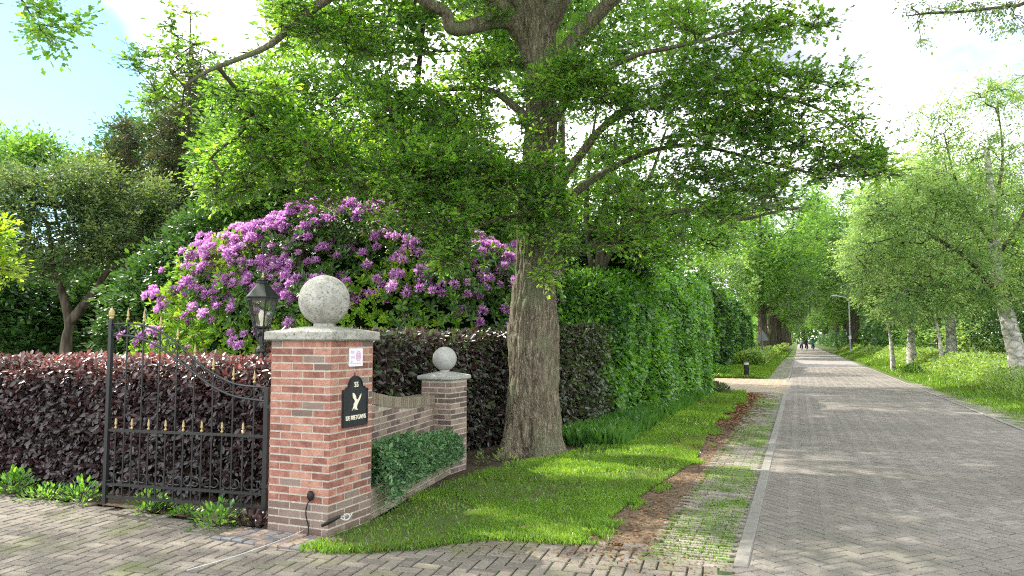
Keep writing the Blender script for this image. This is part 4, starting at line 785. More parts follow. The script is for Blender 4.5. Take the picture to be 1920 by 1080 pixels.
foliage(lb, NP[tv_], dirs[:tgv], 40, .32, .080, 'oak', .5, mb); foliage(lb, NP[tu_], dirs[tgv:], 25, .55, .19, 'oval', .6)
mb.build('twigs', M['twig'], mainoak); lb.build('crown', M['oak'], mainoak)
print('oak', tgv, len(up))
# ---- generic tree
def tree(name, label, base, trunk, tr, targets, leafm, size, nl, spread, shape='oval', barkm=None, flat=.6, group=None, droop=0.0, tipr=.008, cat='tree', step=.6, dens_twig=True, limbs=(), tre=.25, ex=2.4):
    """trunk: list of points (relative or world xyz); targets world"""
    base = np.array([*base, 0.0]); root = thing(name, label, cat, tuple(base), group=group)
    mb = MB(); roots = []; allp = [(trunk, tr)] + list(limbs)
    for k, (pts, r) in enumerate(allp):
        q = np.array(pts, float) - base; m_ = len(q); rad = r * np.linspace(1, tre, m_); 
        if k == 0: rad[0] *= 1.35
        pr = sm(np.c_[q, rad], 6); tube(mb, pr[:, :3], pr[:, 3], 14 if r > .1 else 7, disp=oakbark_disp(.05, 5), mat=1 if k else 0); roots.append((pr[::2, :3], pr[::2, 3] * .8, -1 if k == 0 else 0))
    mb.build('trunk', [barkm or M['bark_f'], M['bark_f']], root, smooth=True)
    NP, par, rmin, n0, tips = grow(roots, targets - base, step, .06); rr = pipe(NP, par, rmin, tipr, ex, cap=tr * .45); i = np.arange(n0, len(NP)); pa = par[i]; mb = MB(); r0 = np.minimum(rr[pa], rr[i] * 1.5)
    segs(mb, NP[pa], NP[i], r0, rr[i], 4); mb.build('twigs', M['twig'], root)
    lb = MB(); foliage(lb, NP[tips], unit(NP[tips] - NP[par[tips]] + 1e-4), nl, spread, size, shape, flat, None, droop); lb.build('crown', leafm, root); return root
def pxblobs(bl):
    out = []
    for px, py, rx, ry, D_, rD, n in bl:
        d = rdir(n) * rng.random((n, 1)) ** .4; out += [A(px + a * rx, py + b * ry, D_ + c * rD) for a, b, c in d]
    return np.array(out)
def g0(px, D_): a = A(px, 600, D_); return np.array([a[0], a[1], 0.0])
# garden trees, left
b = g0(125, 20); tree('forked_tree', 'grey-green tree with forked leaning trunk on the left of the garden', b[:2], [b, A(125, 640, 20), A(130, 610, 20), A(120, 560, 20), A(100, 500, 20), A(90, 420, 20)], .17,
     pxblobs([(60, 400, 90, 70, 20, 1.5, 150), (150, 350, 90, 60, 20, 1.5, 130), (200, 420, 90, 70, 20, 1.5, 140), (90, 480, 90, 50, 19.5, 1.2, 100), (20, 350, 70, 60, 20.5, 1.5, 90), (250, 470, 60, 45, 20, 1.2, 60), (190, 470, 60, 30, 20, 1.2, 30), (280, 370, 50, 50, 20, 1, 60), (310, 430, 40, 50, 20, 1, 50), (-40, 430, 60, 90, 20, 1.5, 90)]), M['olive'], .10, 45, .6, 'oval', limbs=[([A(130, 605, 20), A(170, 555, 20), A(210, 495, 20), A(235, 450, 20)], .13)])
b = g0(40, 30); tree('lime_tree', 'bright green round tree rising behind the grey-green tree at far left', b[:2], [b, b + [0, 0, 4], b + [.3, 0, 8.5]], .25, pxblobs([(30, 300, 80, 50, 30, 2, 160), (80, 285, 45, 25, 30, 1.5, 40), (140, 330, 60, 40, 30, 2, 90), (190, 370, 60, 40, 30, 2, 70), (-60, 330, 80, 70, 30, 2, 90)]), M['oak_far'], .17, 40, .8, 'oval')
b = g0(236, 26); tree('larch_tree', 'thin sparse conifer standing against the white sky, left of its taller twin', b[:2], [b, A(236, 500, 26), A(236, 350, 26), A(236, 210, 26)], .08, pxblobs([(236, 255, 26, 40, 26, .5, 46), (225, 310, 45, 30, 26, .8, 60), (215, 350, 55, 30, 26, .8, 70), (240, 400, 60, 40, 26, .8, 50), (185, 340, 30, 25, 26, .6, 14)]), M['larch'], .12, 45, .5, 'long', group='sparse conifers', flat=.35)
b = g0(354, 24); tree('larch_tree', 'taller sparse conifer with bare upper stem against the sky beside the oak branches', b[:2], [b, A(350, 480, 24), A(352, 300, 24), A(356, 120, 24), A(357, 20, 24)], .085, pxblobs([(340, 235, 50, 40, 24, .7, 60), (330, 290, 60, 40, 24, .8, 90), (325, 345, 65, 25, 24, .9, 60), (320, 380, 60, 25, 24, .9, 45), (360, 150, 34, 60, 24, .5, 44), (370, 420, 70, 35, 24, 1, 50)]), M['larch'], .12, 50, .5, 'long', group='sparse conifers', flat=.35)
b = g0(-60, 9.6); tree('elm_tree', 'bright yellow-green leafy branches reaching in at the left edge above the hedge', b[:2], [b, A(-60, 560, 9.6), A(-55, 470, 9.6), A(-60, 380, 9.6)], .07, pxblobs([(-5, 440, 22, 30, 9.6, .4, 16), (5, 495, 25, 22, 9.6, .4, 18), (-40, 460, 40, 60, 9.6, .5, 40)]), M['yellow'], .07, 40, .28, 'oval')
# background evergreens filling the garden edge
def bush(name, label, bl, leafm, size, nl, spread, shape='oval', core=None, cat='shrub', group=None, trunk=None, bm=None):
    T = pxblobs(bl); c = T.mean(0); b = np.array([c[0], c[1], 0]); tr = [b, b + [0, 0, c[2] * .5], b + [0, 0, c[2]]]
    return tree(name, label, b[:2], tr, .09, T, leafm, size, nl, spread, shape, cat=cat, group=group, tipr=.006, barkm=bm)
bush('laurel_bush', 'tall laurel bush, shaded dark green, left of the purple rhododendron', [(300, 560, 60, 100, 16.5, 1, 210), (345, 500, 50, 60, 16.5, 1, 110), (250, 590, 50, 80, 17, 1, 130), (220, 640, 50, 40, 17, 1, 50), (380, 440, 60, 50, 17, 1, 80)], M['shade'], .13, 40, .5)
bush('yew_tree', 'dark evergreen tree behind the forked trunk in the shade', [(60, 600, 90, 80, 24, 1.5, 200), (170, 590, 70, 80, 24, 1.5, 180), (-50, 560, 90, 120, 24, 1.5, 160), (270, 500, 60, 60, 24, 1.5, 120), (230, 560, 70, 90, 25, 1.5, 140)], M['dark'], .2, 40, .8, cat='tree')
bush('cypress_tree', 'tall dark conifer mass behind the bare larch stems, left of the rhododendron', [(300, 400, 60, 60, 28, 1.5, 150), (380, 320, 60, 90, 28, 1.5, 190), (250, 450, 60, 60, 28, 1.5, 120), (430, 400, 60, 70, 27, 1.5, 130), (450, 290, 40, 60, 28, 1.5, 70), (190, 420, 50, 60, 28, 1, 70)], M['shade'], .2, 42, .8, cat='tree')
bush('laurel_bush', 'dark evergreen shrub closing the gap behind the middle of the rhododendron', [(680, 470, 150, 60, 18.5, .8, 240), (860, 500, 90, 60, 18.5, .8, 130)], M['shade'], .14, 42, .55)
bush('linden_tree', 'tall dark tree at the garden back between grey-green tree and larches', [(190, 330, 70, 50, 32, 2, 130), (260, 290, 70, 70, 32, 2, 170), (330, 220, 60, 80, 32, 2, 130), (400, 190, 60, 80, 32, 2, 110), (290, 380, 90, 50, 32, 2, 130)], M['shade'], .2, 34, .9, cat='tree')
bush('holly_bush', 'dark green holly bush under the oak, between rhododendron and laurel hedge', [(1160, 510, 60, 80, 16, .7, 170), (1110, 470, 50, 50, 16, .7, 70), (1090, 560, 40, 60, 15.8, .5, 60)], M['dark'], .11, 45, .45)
b = g0(560, 17.5); tree('maple_tree', 'leafy green tree behind the rhododendron, below the left oak limbs', b[:2], [b, b + [0, 0, 3], b + [.2, 0, 7]], .22, pxblobs([(480, 360, 90, 50, 17, 1.5, 150), (600, 300, 100, 80, 17.5, 1.5, 200), (420, 300, 60, 60, 17.5, 1.2, 90), (560, 180, 110, 80, 18, 1.5, 130), (700, 370, 110, 60, 17, 1.2, 170), (520, 420, 100, 40, 17, 1, 110), (440, 210, 60, 70, 18, 1.2, 60)]), M['oak_far'], .13, 42, .6, 'oval')
b = g0(820, 19); tree('beech_tree', 'darker green tree behind the rhododendron, left of the oak trunk', b[:2], [b, b + [0, 0, 3], b + [.2, 0, 8]], .25, pxblobs([(800, 330, 90, 80, 19, 1.5, 190), (900, 380, 80, 50, 19, 1.5, 120), (760, 250, 90, 60, 19, 1.5, 100), (930, 440, 60, 60, 19, 1.5, 100), (860, 250, 70, 50, 19, 1.5, 60), (700, 150, 60, 60, 19, 1.5, 40), (700, 410, 130, 40, 19, 1, 190), (560, 400, 60, 40, 19, 1, 60)]), M['oak_far'], .14, 42, .65, 'oval')
b = np.array([-3.2, 20.5, 0]); tree('added_shade_oak', 'tall tree added behind the other garden trees, its crown above the frame shading the road', b[:2], [b, b + [.3, 0, 6], b + [.8, 0, 12]], .2, np.vstack([ell(900, (-1.5, 18.5, 13.6), (6.5, 5.5, 3.0), .5, 31, .30), pxblobs([(640, 60, 150, 60, 20, 1.5, 60), (780, 60, 50, 70, 20, 1, 22), (1000, 120, 120, 100, 20, 1.5, 70)])]), M['oak_far'], .22, 36, .9, 'oval')  # added tree, its high crown casts shade on the near road
b = np.array([1.5, 27.5, 0]); tree('added_shade_oak', 'tall tree added far behind the oak trunk, its crown shading the road', b[:2], [b, b + [.3, 0, 6], b + [.4, 0, 12]], .35, ell(700, (2.0, 27.5, 14.0), (6.5, 4.8, 3.4), .5, 37, .36), M['oak_far'], .22, 34, .9, 'oval')  # added behind the oak to cast shade further along the road
tree('spreading_oak', 'younger multi-stemmed oak standing behind the laurel hedge right of the trunk', g0(1120, 15)[:2], [g0(1120, 15), A(1125, 480, 15), A(1140, 350, 15), A(1160, 230, 15)], .12, pxblobs([(1150, 380, 80, 60, 15, 1, 80), (1250, 400, 90, 50, 15.5, 1, 110), (1330, 440, 70, 30, 16, 1, 60), (1240, 470, 70, 30, 15, 1, 60), (1160, 300, 70, 60, 15, 1, 50)]), M['oak'], .10, 40, .45, 'oval',
     limbs=[([A(1120, 520, 15), A(1170, 420, 15), A(1220, 330, 15), A(1250, 240, 15)], .08), ([A(1118, 520, 15), A(1150, 420, 15.3), A(1180, 300, 15.3), A(1190, 200, 15.3)], .07), ([A(1120, 540, 15), A(1100, 430, 15.3), A(1105, 300, 15.3), A(1120, 200, 15.3)], .08)])
# ---- rhododendron
rc = np.array([-2.6, 14.3]); rr_ = np.array([3.95, 2.3]); RH = 4.0
rho = thing('rhododendron', 'huge dome of rhododendron covered in purple flowers behind the brick pillar', 'flowering shrub', (*rc, 0))
def rpts(n, front=True):
    d = rdir(n * 4); d[:, 2] = np.abs(d[:, 2]); 
    if front: d = d[(d[:, 1] < .35)]
    d = d[:n]; q = np.sign(d) * np.abs(d) ** .85; nz = fbm(d, 2.6, 90, 3)
    k = .80 + .40 * nz; k *= 1 + .06 * rng.normal(size=len(d)); return d, np.c_[q[:, 0] * rr_[0] * k, q[:, 1] * rr_[1] * k, .1 + q[:, 2] * (RH - .1) * (.84 + .3 * nz)]
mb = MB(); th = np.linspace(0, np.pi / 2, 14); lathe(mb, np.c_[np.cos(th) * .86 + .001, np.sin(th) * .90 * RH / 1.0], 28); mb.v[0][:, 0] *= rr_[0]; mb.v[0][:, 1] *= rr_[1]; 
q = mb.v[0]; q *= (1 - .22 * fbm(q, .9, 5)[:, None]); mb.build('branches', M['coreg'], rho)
d, p = rpts(6500); lb = MB(); yl = MB()
nl = 9; n = len(p); base = np.repeat(p, nl, 0); nd = np.repeat(unit(d * [1 / rr_[0], 1 / rr_[1], 1 / RH]), nl, 0); perp = unit(np.cross(nd, rdir(len(nd)))); ax = perp + nd * (.15 + .9 * rng.random((len(nd), 1)))
sunny = np.repeat((fbm(p, .8, 21, 2) + .25 * (p[:, 0] < -3.0) + .12 * (p[:, 2] < 2.0) + .15 * rng.random(n)) > .66, nl)  # lighter leaves favour the left, painted as sun shining through
base = base - nd * (.22 * np.repeat(rng.random(n) ** 2, nl))[:, None]
leaves(lb, base[~sunny], ax[~sunny], nd[~sunny] + rdir((~sunny).sum()) * .2, .13 * (.7 + .5 * rng.random((~sunny).sum())), 'long'); leaves(lb, base[sunny], ax[sunny] + nd[sunny] * .5, nd[sunny] + rdir(sunny.sum()) * .2, .13 * (.7 + .5 * rng.random(sunny.sum())), 'long', None, 1)
lb.build('foliage', [M['rhodo'], M['rhodo_y']], rho)
protos = []
for v in range(4):
    mb = MB(); n = 85; dd = rdir(n); dd[:, 2] = np.abs(dd[:, 2]) * 1.0 - .15; c = unit(dd) * .05 * rng.random((n, 1)) ** .45; leaves(mb, c, unit(dd) + rdir(n) * .5, rdir(n) * .6 + unit(dd), .044 * (.8 + .5 * rng.random(n)), 'oval', rng.random(n)); protos.append(mb.mesh('flower_truss', M['truss']))
d, p = rpts(5200)
hf = fbm(p, .9, 120, 2); wx = np.where(p[:, 0] < -.8, 1.0, .8) * np.where((p[:, 2] < 2.3) & (p[:, 0] > -3.2), .35, 1) ; top = np.clip((p[:, 2] - .9) / 1.3, .12, 1); k = rng.random(len(p)) < (np.clip((hf - .33) * 4.5, .30 * (p[:, 2] > 2.4), 1) * top * wx * .5); d = d[k]; p = p[k]
# keep the visible ones, largest first
vis = (p[:, 2] > 1.25 + 0 * p[:, 0]) & (p[:, 1] < .6); d = d[vis]; p = p[vis]; o_ = np.argsort(p[:, 1]); d = d[o_]; p = p[o_]; print('trusses', len(p))
rest = MB()
for i, (dd, pp) in enumerate(zip(d, p)):
    nd = Vector(unit(dd * [1 / rr_[0], 1 / rr_[1], 1 / RH])); nd = (nd + Vector((0, 0, .25))).normalized(); pos = Vector(pp) + nd * .06; sc = .85 + .5 * random.random()
    if i < 100:
        o = bpy.data.objects.new('flower_truss', protos[i % 4]); COL.objects.link(o); o.parent = rho; o.location = pos; o.rotation_euler = nd.to_track_quat('Z', 'Y').to_euler(); o.scale = (sc,) * 3
    else:
        me = protos[i % 4]; Mx = Matrix.Translation(pos) @ nd.to_track_quat('Z', 'Y').to_matrix().to_4x4() @ Matrix.Scale(sc, 4)
        if i < 104 or True:
            co = np.empty(len(me.vertices) * 3, np.float32); me.vertices.foreach_get('co', co); co = co.reshape(-1, 3); M4 = np.array(Mx); co = co @ M4[:3, :3].T + M4[:3, 3]
            nf = len(co) // 6; tf = np.array(LEAF['oval'][1]); rest.add(co, (tf[None] + (np.arange(nf) * 6)[:, None, None]).reshape(-1, 4), np.repeat(rng.random(nf), 2))
if rest.v: tag(rest.build('smaller_flower_trusses', M['truss'], rho), kind='stuff')
# ---- far hedge and trees left of the road
def stx(s, t, z): g = RD(s, t); return np.array([g[0], g[1], z])
hedge('tall_boundary_hedge', 'tall shaggy green hedge with a few purple flowers beyond the side drive', [RD(27.5, -4.6), RD(28.2, -3.9), RD(34, -3.6), RD(45, -3.2), RD(60, -3.4)], 2.2, [3.4, 4.4, 4.8, 4.4, 4.0], M['laurel'], M['coreg'], .2, 170, bulge=.5, round_=1.0, leaf2=M['dark'], r2=lambda q, c: .35 + .5 * (fbm(c, .5, 3) > .5))
def blobtree(s, t, H, Rr, seed, label, name, leafm, size, nc, nl, spread, tr=.3, z0=.3, bm=None, group=None, droop=0.0, shape='oval', holes=.42, lean=(0, 0)):
    b = stx(s, t, 0); c = b + [lean[0] * .6, lean[1] * .6, H * (z0 + 1) / 2]; T = ell(nc, c, (Rr, Rr, H * (1 - z0) / 2), .42, seed, holes)
    return tree(name, label, b[:2], [b, b + [lean[0] * .2, lean[1] * .2, H * .35], b + [lean[0] * .6, lean[1] * .6, H * .75]], tr, T, leafm, size, nl, spread, shape, barkm=bm, group=group, droop=droop, step=.9, tipr=.012)
blobtree(21, -8.0, 10.5, 3.6, 1, 'light green tree behind the far end of the laurel hedge', 'hazel_tree', M['oak_far'], .15, 420, 40, .7, .2, .25)
blobtree(33, -6.0, 8.5, 3.0, 2, 'light green tree rising over the tall hedge beyond the side drive', 'hazel_tree', M['oak_far'], .17, 300, 40, .75, .2, .25)
blobtree(47, -5.6, 10, 3.4, 3, 'pale green tree between the tall hedge and the avenue oaks', 'hazel_tree', M['birch'], .2, 300, 40, .9, .22, .2)
av = blobtree(64, -2.6, 17.5, 6.0, 4, 'nearest thick dark trunk of the oak avenue left of the road', 'avenue_oak', M['oak_far'], .28, 700, 38, 1.1, .40, .22, group='avenue oaks lining the road', holes=.45)
avb = np.array(av.location)
def put_av(s, t, rz, label, sc=1.0): g = RD(s, t); return dup(av, (g[0], g[1], 0), rz, label, 'avenue oaks lining the road', sc)
put_av(76, -2.2, 2.0, 'second thick trunk of the oak avenue, just right of the nearest one', .95)
put_av(90, -2.1, 4.0, 'third oak of the avenue on the left side of the far road', 1.0)
fl = 'distant avenue oak on the left side of the far road'
for k, s in enumerate((105, 121, 139, 160, 185, 215, 250)): put_av(s, -2.2 - .3 * (k % 2), k * 1.3, fl, .95 + .1 * (k % 3))
fr_ = 'distant avenue oak on the right side of the far road'
for k, s in enumerate((90, 103, 114, 132, 152, 176, 205, 240)): put_av(s, (6.6 if k < 2 else 7.4) + .4 * (k % 2), k * 1.7 + .5, fr_, (1.22 if k < 2 else .95) + .08 * (k % 3))
blobtree(300, 2.5, 17, 10, 9, 'hazy green tree closing the far end of the avenue', 'lime_tree', M['oak_far'], .7, 380, 40, 2.4, .4, .08)
# ---- right side birches
bl = A(1905, 600, 24.0)
tree('birch_tree', 'old white-barked birch with leaning trunk at the right edge, nearest of the birches', bl[:2] + [.35, 0], [A(1925, 730, 24) * [1, 1, 0], A(1908, 670, 24), A(1893, 610, 24), A(1880, 560, 24), A(1868, 480, 24), A(1860, 380, 24), A(1850, 280, 24)], .31,
     pxblobs([(1800, 400, 90, 60, 23.5, 1.5, 120), (1700, 400, 80, 50, 23, 1.2, 90), (1880, 380, 80, 80, 24, 1.5, 110), (1820, 500, 110, 50, 23.5, 1.5, 120), (1700, 480, 70, 50, 23.5, 1.2, 70), (1880, 280, 80, 60, 24, 1.5, 60), (1790, 280, 80, 50, 24, 1.5, 50), (1760, 220, 70, 45, 24, 1, 36), (1850, 180, 70, 40, 24, 1, 44), (1920, 160, 50, 40, 24, 1, 24), (1640, 390, 40, 35, 23, .8, 26), (1960, 450, 80, 120, 24, 1.5, 90), (1900, 545, 70, 35, 23, 1, 40), (1620, 500, 50, 60, 23.5, 1, 50), (1820, 560, 70, 30, 23, 1, 46), (1740, 560, 80, 35, 23, 1, 56), (1690, 570, 50, 40, 23, 1, 40), (1750, 350, 80, 40, 23, 1, 50)]), M['birch'], .085, 60, .65, 'oval', barkm=M['birchbark'], droop=.35,
     limbs=[([A(1878, 560, 24), A(1830, 500, 23.7), A(1770, 455, 23.4), A(1700, 420, 23.2), A(1640, 378, 23)], .10), ([A(1866, 460, 24), A(1820, 400, 24), A(1790, 330, 24), A(1770, 250, 24)], .08), ([A(1870, 480, 24), A(1920, 400, 24), A(1940, 300, 24)], .08), ([A(1862, 400, 24), A(1880, 300, 24), A(1870, 190, 24)], .07)], group='birches right of the road')
b = A(1782, 600, 36); tree('birch_tree', 'straight pale birch trunk standing mid-way along the right woodland edge', b[:2], [b * [1, 1, 0], A(1784, 640, 36), A(1780, 580, 36), A(1776, 480, 36), A(1772, 360, 36), A(1770, 290, 36)], .26,
     pxblobs([(1740, 340, 80, 50, 36, 2, 130), (1680, 420, 80, 60, 36, 2, 120), (1800, 420, 80, 70, 36, 2, 120), (1640, 470, 60, 60, 35, 1.5, 80), (1720, 510, 90, 50, 35, 1.5, 100), (1850, 340, 60, 60, 36, 2, 60), (1730, 570, 80, 30, 35, 1.5, 70), (1860, 550, 60, 30, 35, 1, 40)]), M['birch'], .13, 55, .85, 'oval', barkm=M['birchbark'], droop=.3, group='birches right of the road', tre=.4)
b = A(1708, 600, 38); tree('birch_tree', 'mossy grey birch with forked stem left of the straight pale one', b[:2], [b * [1, 1, 0], A(1708, 640, 38), A(1706, 600, 38), A(1695, 540, 38), A(1680, 440, 38), A(1675, 360, 38)], .22,
     pxblobs([(1660, 400, 70, 60, 38, 2, 110), (1620, 470, 50, 60, 38, 2, 90), (1700, 480, 60, 60, 38, 2, 80), (1625, 530, 35, 40, 38, 1.5, 50), (1670, 560, 50, 40, 37, 1.5, 60)]), M['birch'], .14, 50, .85, 'oval', barkm=M['birchbark'], droop=.3, group='birches right of the road')
for px, D_, lab, r in ((1764, 34, 'thin leaning birch sapling just left of the straight pale trunk', .09), (1672, 37, 'thin white birch stem left of the mossy grey birch', .1)):
    b = A(px, 600, D_); tree('birch_sapling', lab, b[:2], [b * [1, 1, 0], A(px - 3, 630, D_), A(px - 14, 580, D_), A(px - 22, 520, D_)], r, pxblobs([(px - 20, 540, 40, 40, D_, 1, 40), (px - 25, 490, 40, 40, D_, 1, 36)]), M['birch'], .13, 40, .7, 'oval', barkm=M['birchbark'], cat='tree', group='birches right of the road')
for (s, t, H, Rr, sd_, lab, lm) in ((48, 8.6, 15, 4.8, 11, 'tall pale green round tree beside the road, right of the street lamp', M['birch']), (63, 9.2, 17, 4.8, 12, 'fresh green tree leaning towards the lamp from the right', M['oak_far']), (40, 16, 13, 5, 13, 'tall leafy tree deep in the right woodland', M['oak_far']), (30, 15, 11, 4.5, 14, 'dark leafy tree behind the nearest birch', M['dark']), (24, 13, 9, 4, 17, 'shaded tree at the right edge behind the leaning birch', M['oak_far']), (56, 14, 14, 5, 15, 'dark green tree between the pale trees right of the road', M['dark']), (80, 9.5, 18, 5.2, 16, 'dark tree behind the first right avenue oak', M['dark'])):
    blobtree(s, t, H, Rr, sd_, lab, 'woodland_tree', lm, .22 if s > 35 else .17, 520, 42, 1.0, .2, .14, group=None, holes=.38)
# undergrowth right woods
def shrubs():
    for k, (s, t, r, lab, lm) in enumerate(((26, 10.5, 1.6, 'dark shrub at the wood edge behind the herb bank, nearest the leaning birch', 'dark'), (34, 10.2, 1.7, 'dark green shrub at the foot of the straight pale birch', 'shade'), (43, 9.5, 1.6, 'light green shrub by the thin white birch stem', 'birch'), (52, 8.8, 1.6, 'bushy green shrub right of the street lamp', 'oak_far'), (66, 8.4, 1.5, 'dark green shrub just behind the street lamp', 'shade'), (38, 12.5, 2.2, 'dark undergrowth bush between the birches', 'dark'), (20, 12, 1.7, 'dark bush below the crown at the right edge', 'dark'))):
        b = stx(s, t, 0); T = ell(150, b + [0, 0, r * .9], (r * 1.4, r * 1.4, r * .95), .5, k, .36); T[:, 2] = np.clip(T[:, 2], .2, 99)
        tree('woodland_shrub', lab, b[:2], [b, b + [0, 0, r * .5], b + [0, 0, r]], .06, T, M[lm], .15, 36, .6, 'oval', cat='shrub')
shrubs()
# distant woods that read as a mass
def woods(name, label, s0, s1, t0, t1, H, n, m, size):
    s = s0 + (s1 - s0) * rng.random(n); t = t0 + (t1 - t0) * rng.random(n); q = RDv(s, t); c = np.c_[q, np.zeros(n)]; hh = H * (.7 + .5 * fbm(c, .12, 50, 3)); z = hh * rng.random(n) ** .8; c[:, 2] = z; k = fbm(c, .35, 51, 2) > .42; c = c[k]; n = len(c); mb = MB()
    leaves(mb, c, rdir(n), rdir(n) * .7 + [0, 0, 1], size * (.6 + .8 * rng.random(n)), 'oval'); return tag(mb.build(name, m), label, 'woodland', kind='stuff')
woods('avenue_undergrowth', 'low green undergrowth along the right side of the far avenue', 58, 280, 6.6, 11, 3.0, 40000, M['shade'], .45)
woods('avenue_undergrowth', 'low green undergrowth along the left side of the far avenue', 62, 280, -8, -3.2, 3.0, 30000, M['oak_far'], .45)
woods('woodland_far', 'distant green wood closing the end of the road', 330, 350, -60, 60, 20, 26000, M['oak_far'], 1.6)
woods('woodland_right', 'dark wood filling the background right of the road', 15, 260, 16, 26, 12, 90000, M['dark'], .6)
woods('woodland_left', 'green wood filling the background left of the avenue', 30, 300, -24, -12, 11, 60000, M['oak_far'], .7)
n = 45000; q = np.c_[rng.uniform(-34, 2, n), rng.uniform(29, 36, n), np.zeros(n)]; hh = 4.6 * (.75 + .5 * fbm(q, .2, 5)); q[:, 2] = hh * rng.random(n) ** .9; mb = MB(); leaves(mb, q, rdir(n), rdir(n) * .7 + [0, 0, 1], .5 * (.5 + rng.random(n)), 'oval')
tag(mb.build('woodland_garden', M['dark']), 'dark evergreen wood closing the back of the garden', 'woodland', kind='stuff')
# overhanging birch at the top right: a tree standing just outside the frame
b = np.array([8.8, 8.2, 0]); tree('weeping_birch', 'birch whose thin drooping twigs hang into the top right corner', b[:2], [b, b + [0, .1, 3], b + [-.2, .2, 6], b + [-.3, .3, 8.5]], .16,
     np.vstack([pxblobs([(1740, 15, 50, 18, 9.2, .3, 14), (1830, 10, 70, 20, 9, .4, 20), (1880, 40, 50, 30, 9, .4, 12), (1730, 50, 25, 28, 9.2, .2, 6), (1900, 10, 40, 20, 9, .3, 12)]), ell(240, (9.5, 8, 8), (2, 2, 2), .5, 5, .4)]), M['birch'], .042, 26, .22, 'oval', barkm=M['birchbark'], droop=.5, tipr=.004,
     limbs=[([b + [-.1, .1, 4.5], A(1990, 10, 8.8), A(1900, 12, 9), A(1800, 22, 9.1), A(1740, 25, 9.2), A(1700, 30, 9.2)], .03)])
b = np.array([-8.6, 7.2, 0]); tree('garden_oak', 'oak outside the frame whose leafy twigs hang into the top left corner', b[:2], [b, b + [0, .1, 3], b + [-.2, .2, 6], b + [-.3, .3, 8.5]], .22,
     np.vstack([pxblobs([(60, 10, 40, 25, 7.4, .3, 9), (75, 50, 40, 18, 7.4, .3, 7), (100, 80, 18, 14, 7.4, .2, 3), (145, 40, 20, 30, 7.4, .2, 3)]), ell(560, (-9.2, 9.0, 8.9), (3.6, 2.9, 1.9), .45, 5, .38)]), M['oak'], .085, 30, .3, 'oak', tipr=.004, limbs=[([b + [.1, .1, 5.2], A(-80, -60, 7.2), A(20, -20, 7.3), A(60, 30, 7.4)], .03)])  # unseen crown placed to shade the driveway, twigs reach into view
# ------------------------------------------------------------------ small plants
def leafy(name, label, c, r, h, n, lm, size, shape='oval', cat='plant', group=None):
    mb = MB(); d = rdir(n); d[:, 2] = np.abs(d[:, 2]); P_ = np.c_[d[:, 0] * r, d[:, 1] * r, d[:, 2] * h] * (rng.random((n, 1)) ** .4); ax = d + rdir(n) * .4 + [0, 0, .2]; leaves(mb, P_, ax, rdir(n) * .5 + [0, 0, 1], size * (.6 + .7 * rng.random(n)), shape)
    m_ = 14; e = rdir(m_); e[:, 2] = np.abs(e[:, 2]); segs(mb, np.zeros((m_, 3)), e * [r, r, h] * .8, np.full(m_, .004), np.full(m_, .002), 3, mat=1)
    return tag(mb.build(name, [lm, M['twig']], loc=(c[0], c[1], .0)), label, cat, group)
for px, py, r, h, lab in ((28, 925, .24, .22, 'green leafy plant at the hedge foot, leftmost in the row'), (88, 935, .22, .2, 'green leafy plant at the hedge foot, second from the left edge'), (150, 942, .22, .22, 'green leafy plant at the hedge foot, just left of the gate'), (275, 962, .2, .22, 'green leafy plant under the left half of the gate'), (300, 955, .12, .12, 'small seedling behind the plant under the gate'), (348, 966, .14, .13, 'low green seedling between the two plants under the gate'), (410, 988, .18, .24, 'bushy bright green plant in front of the right half of the gate')):
    leafy('leafy_plant', lab, G(px, py), r * random.uniform(.8, 1.3), h * random.uniform(.6, 1.15), random.choice((150, 220, 300)), random.choice((M['laurel'], M['laurel'], M['shade'])), random.uniform(.04, .06), group='leafy plants along the copper hedge')
leafy('dry_leaves', 'heap of dark wilted leaves at the left foot of the tall brick pillar', G(478, 985), .2, .1, 160, M['beech'], .07, cat='leaves')
for px, py, lab in ((905, 872, 'small weed in bare soil left of the oak trunk'), (938, 866, 'small weed touching the left root of the oak'), (960, 880, 'tiny weed in front of the oak root')): leafy('weed', lab, G(px, py), .09, .16, 45, M['herb'], .06, 'long', group='weeds at the oak foot')
leafy('low_shrub', 'low dark green cushion shrub at the corner of the side drive', RD(28.6, -3.4), 1.0, .5, 900, M['laurel'], .14, cat='shrub')
leafy('dark_ground_shrub', 'dark purple low shrub at the far foot of the laurel hedge', RD(17.6, -2.15), .7, .32, 900, M['beech_g'], .09, cat='shrub')
leafy('bramble', 'dark bramble bush among the herbs on the right bank', G(1712, 706) , .6, .55, 400, M['dark'], .12, cat='shrub')
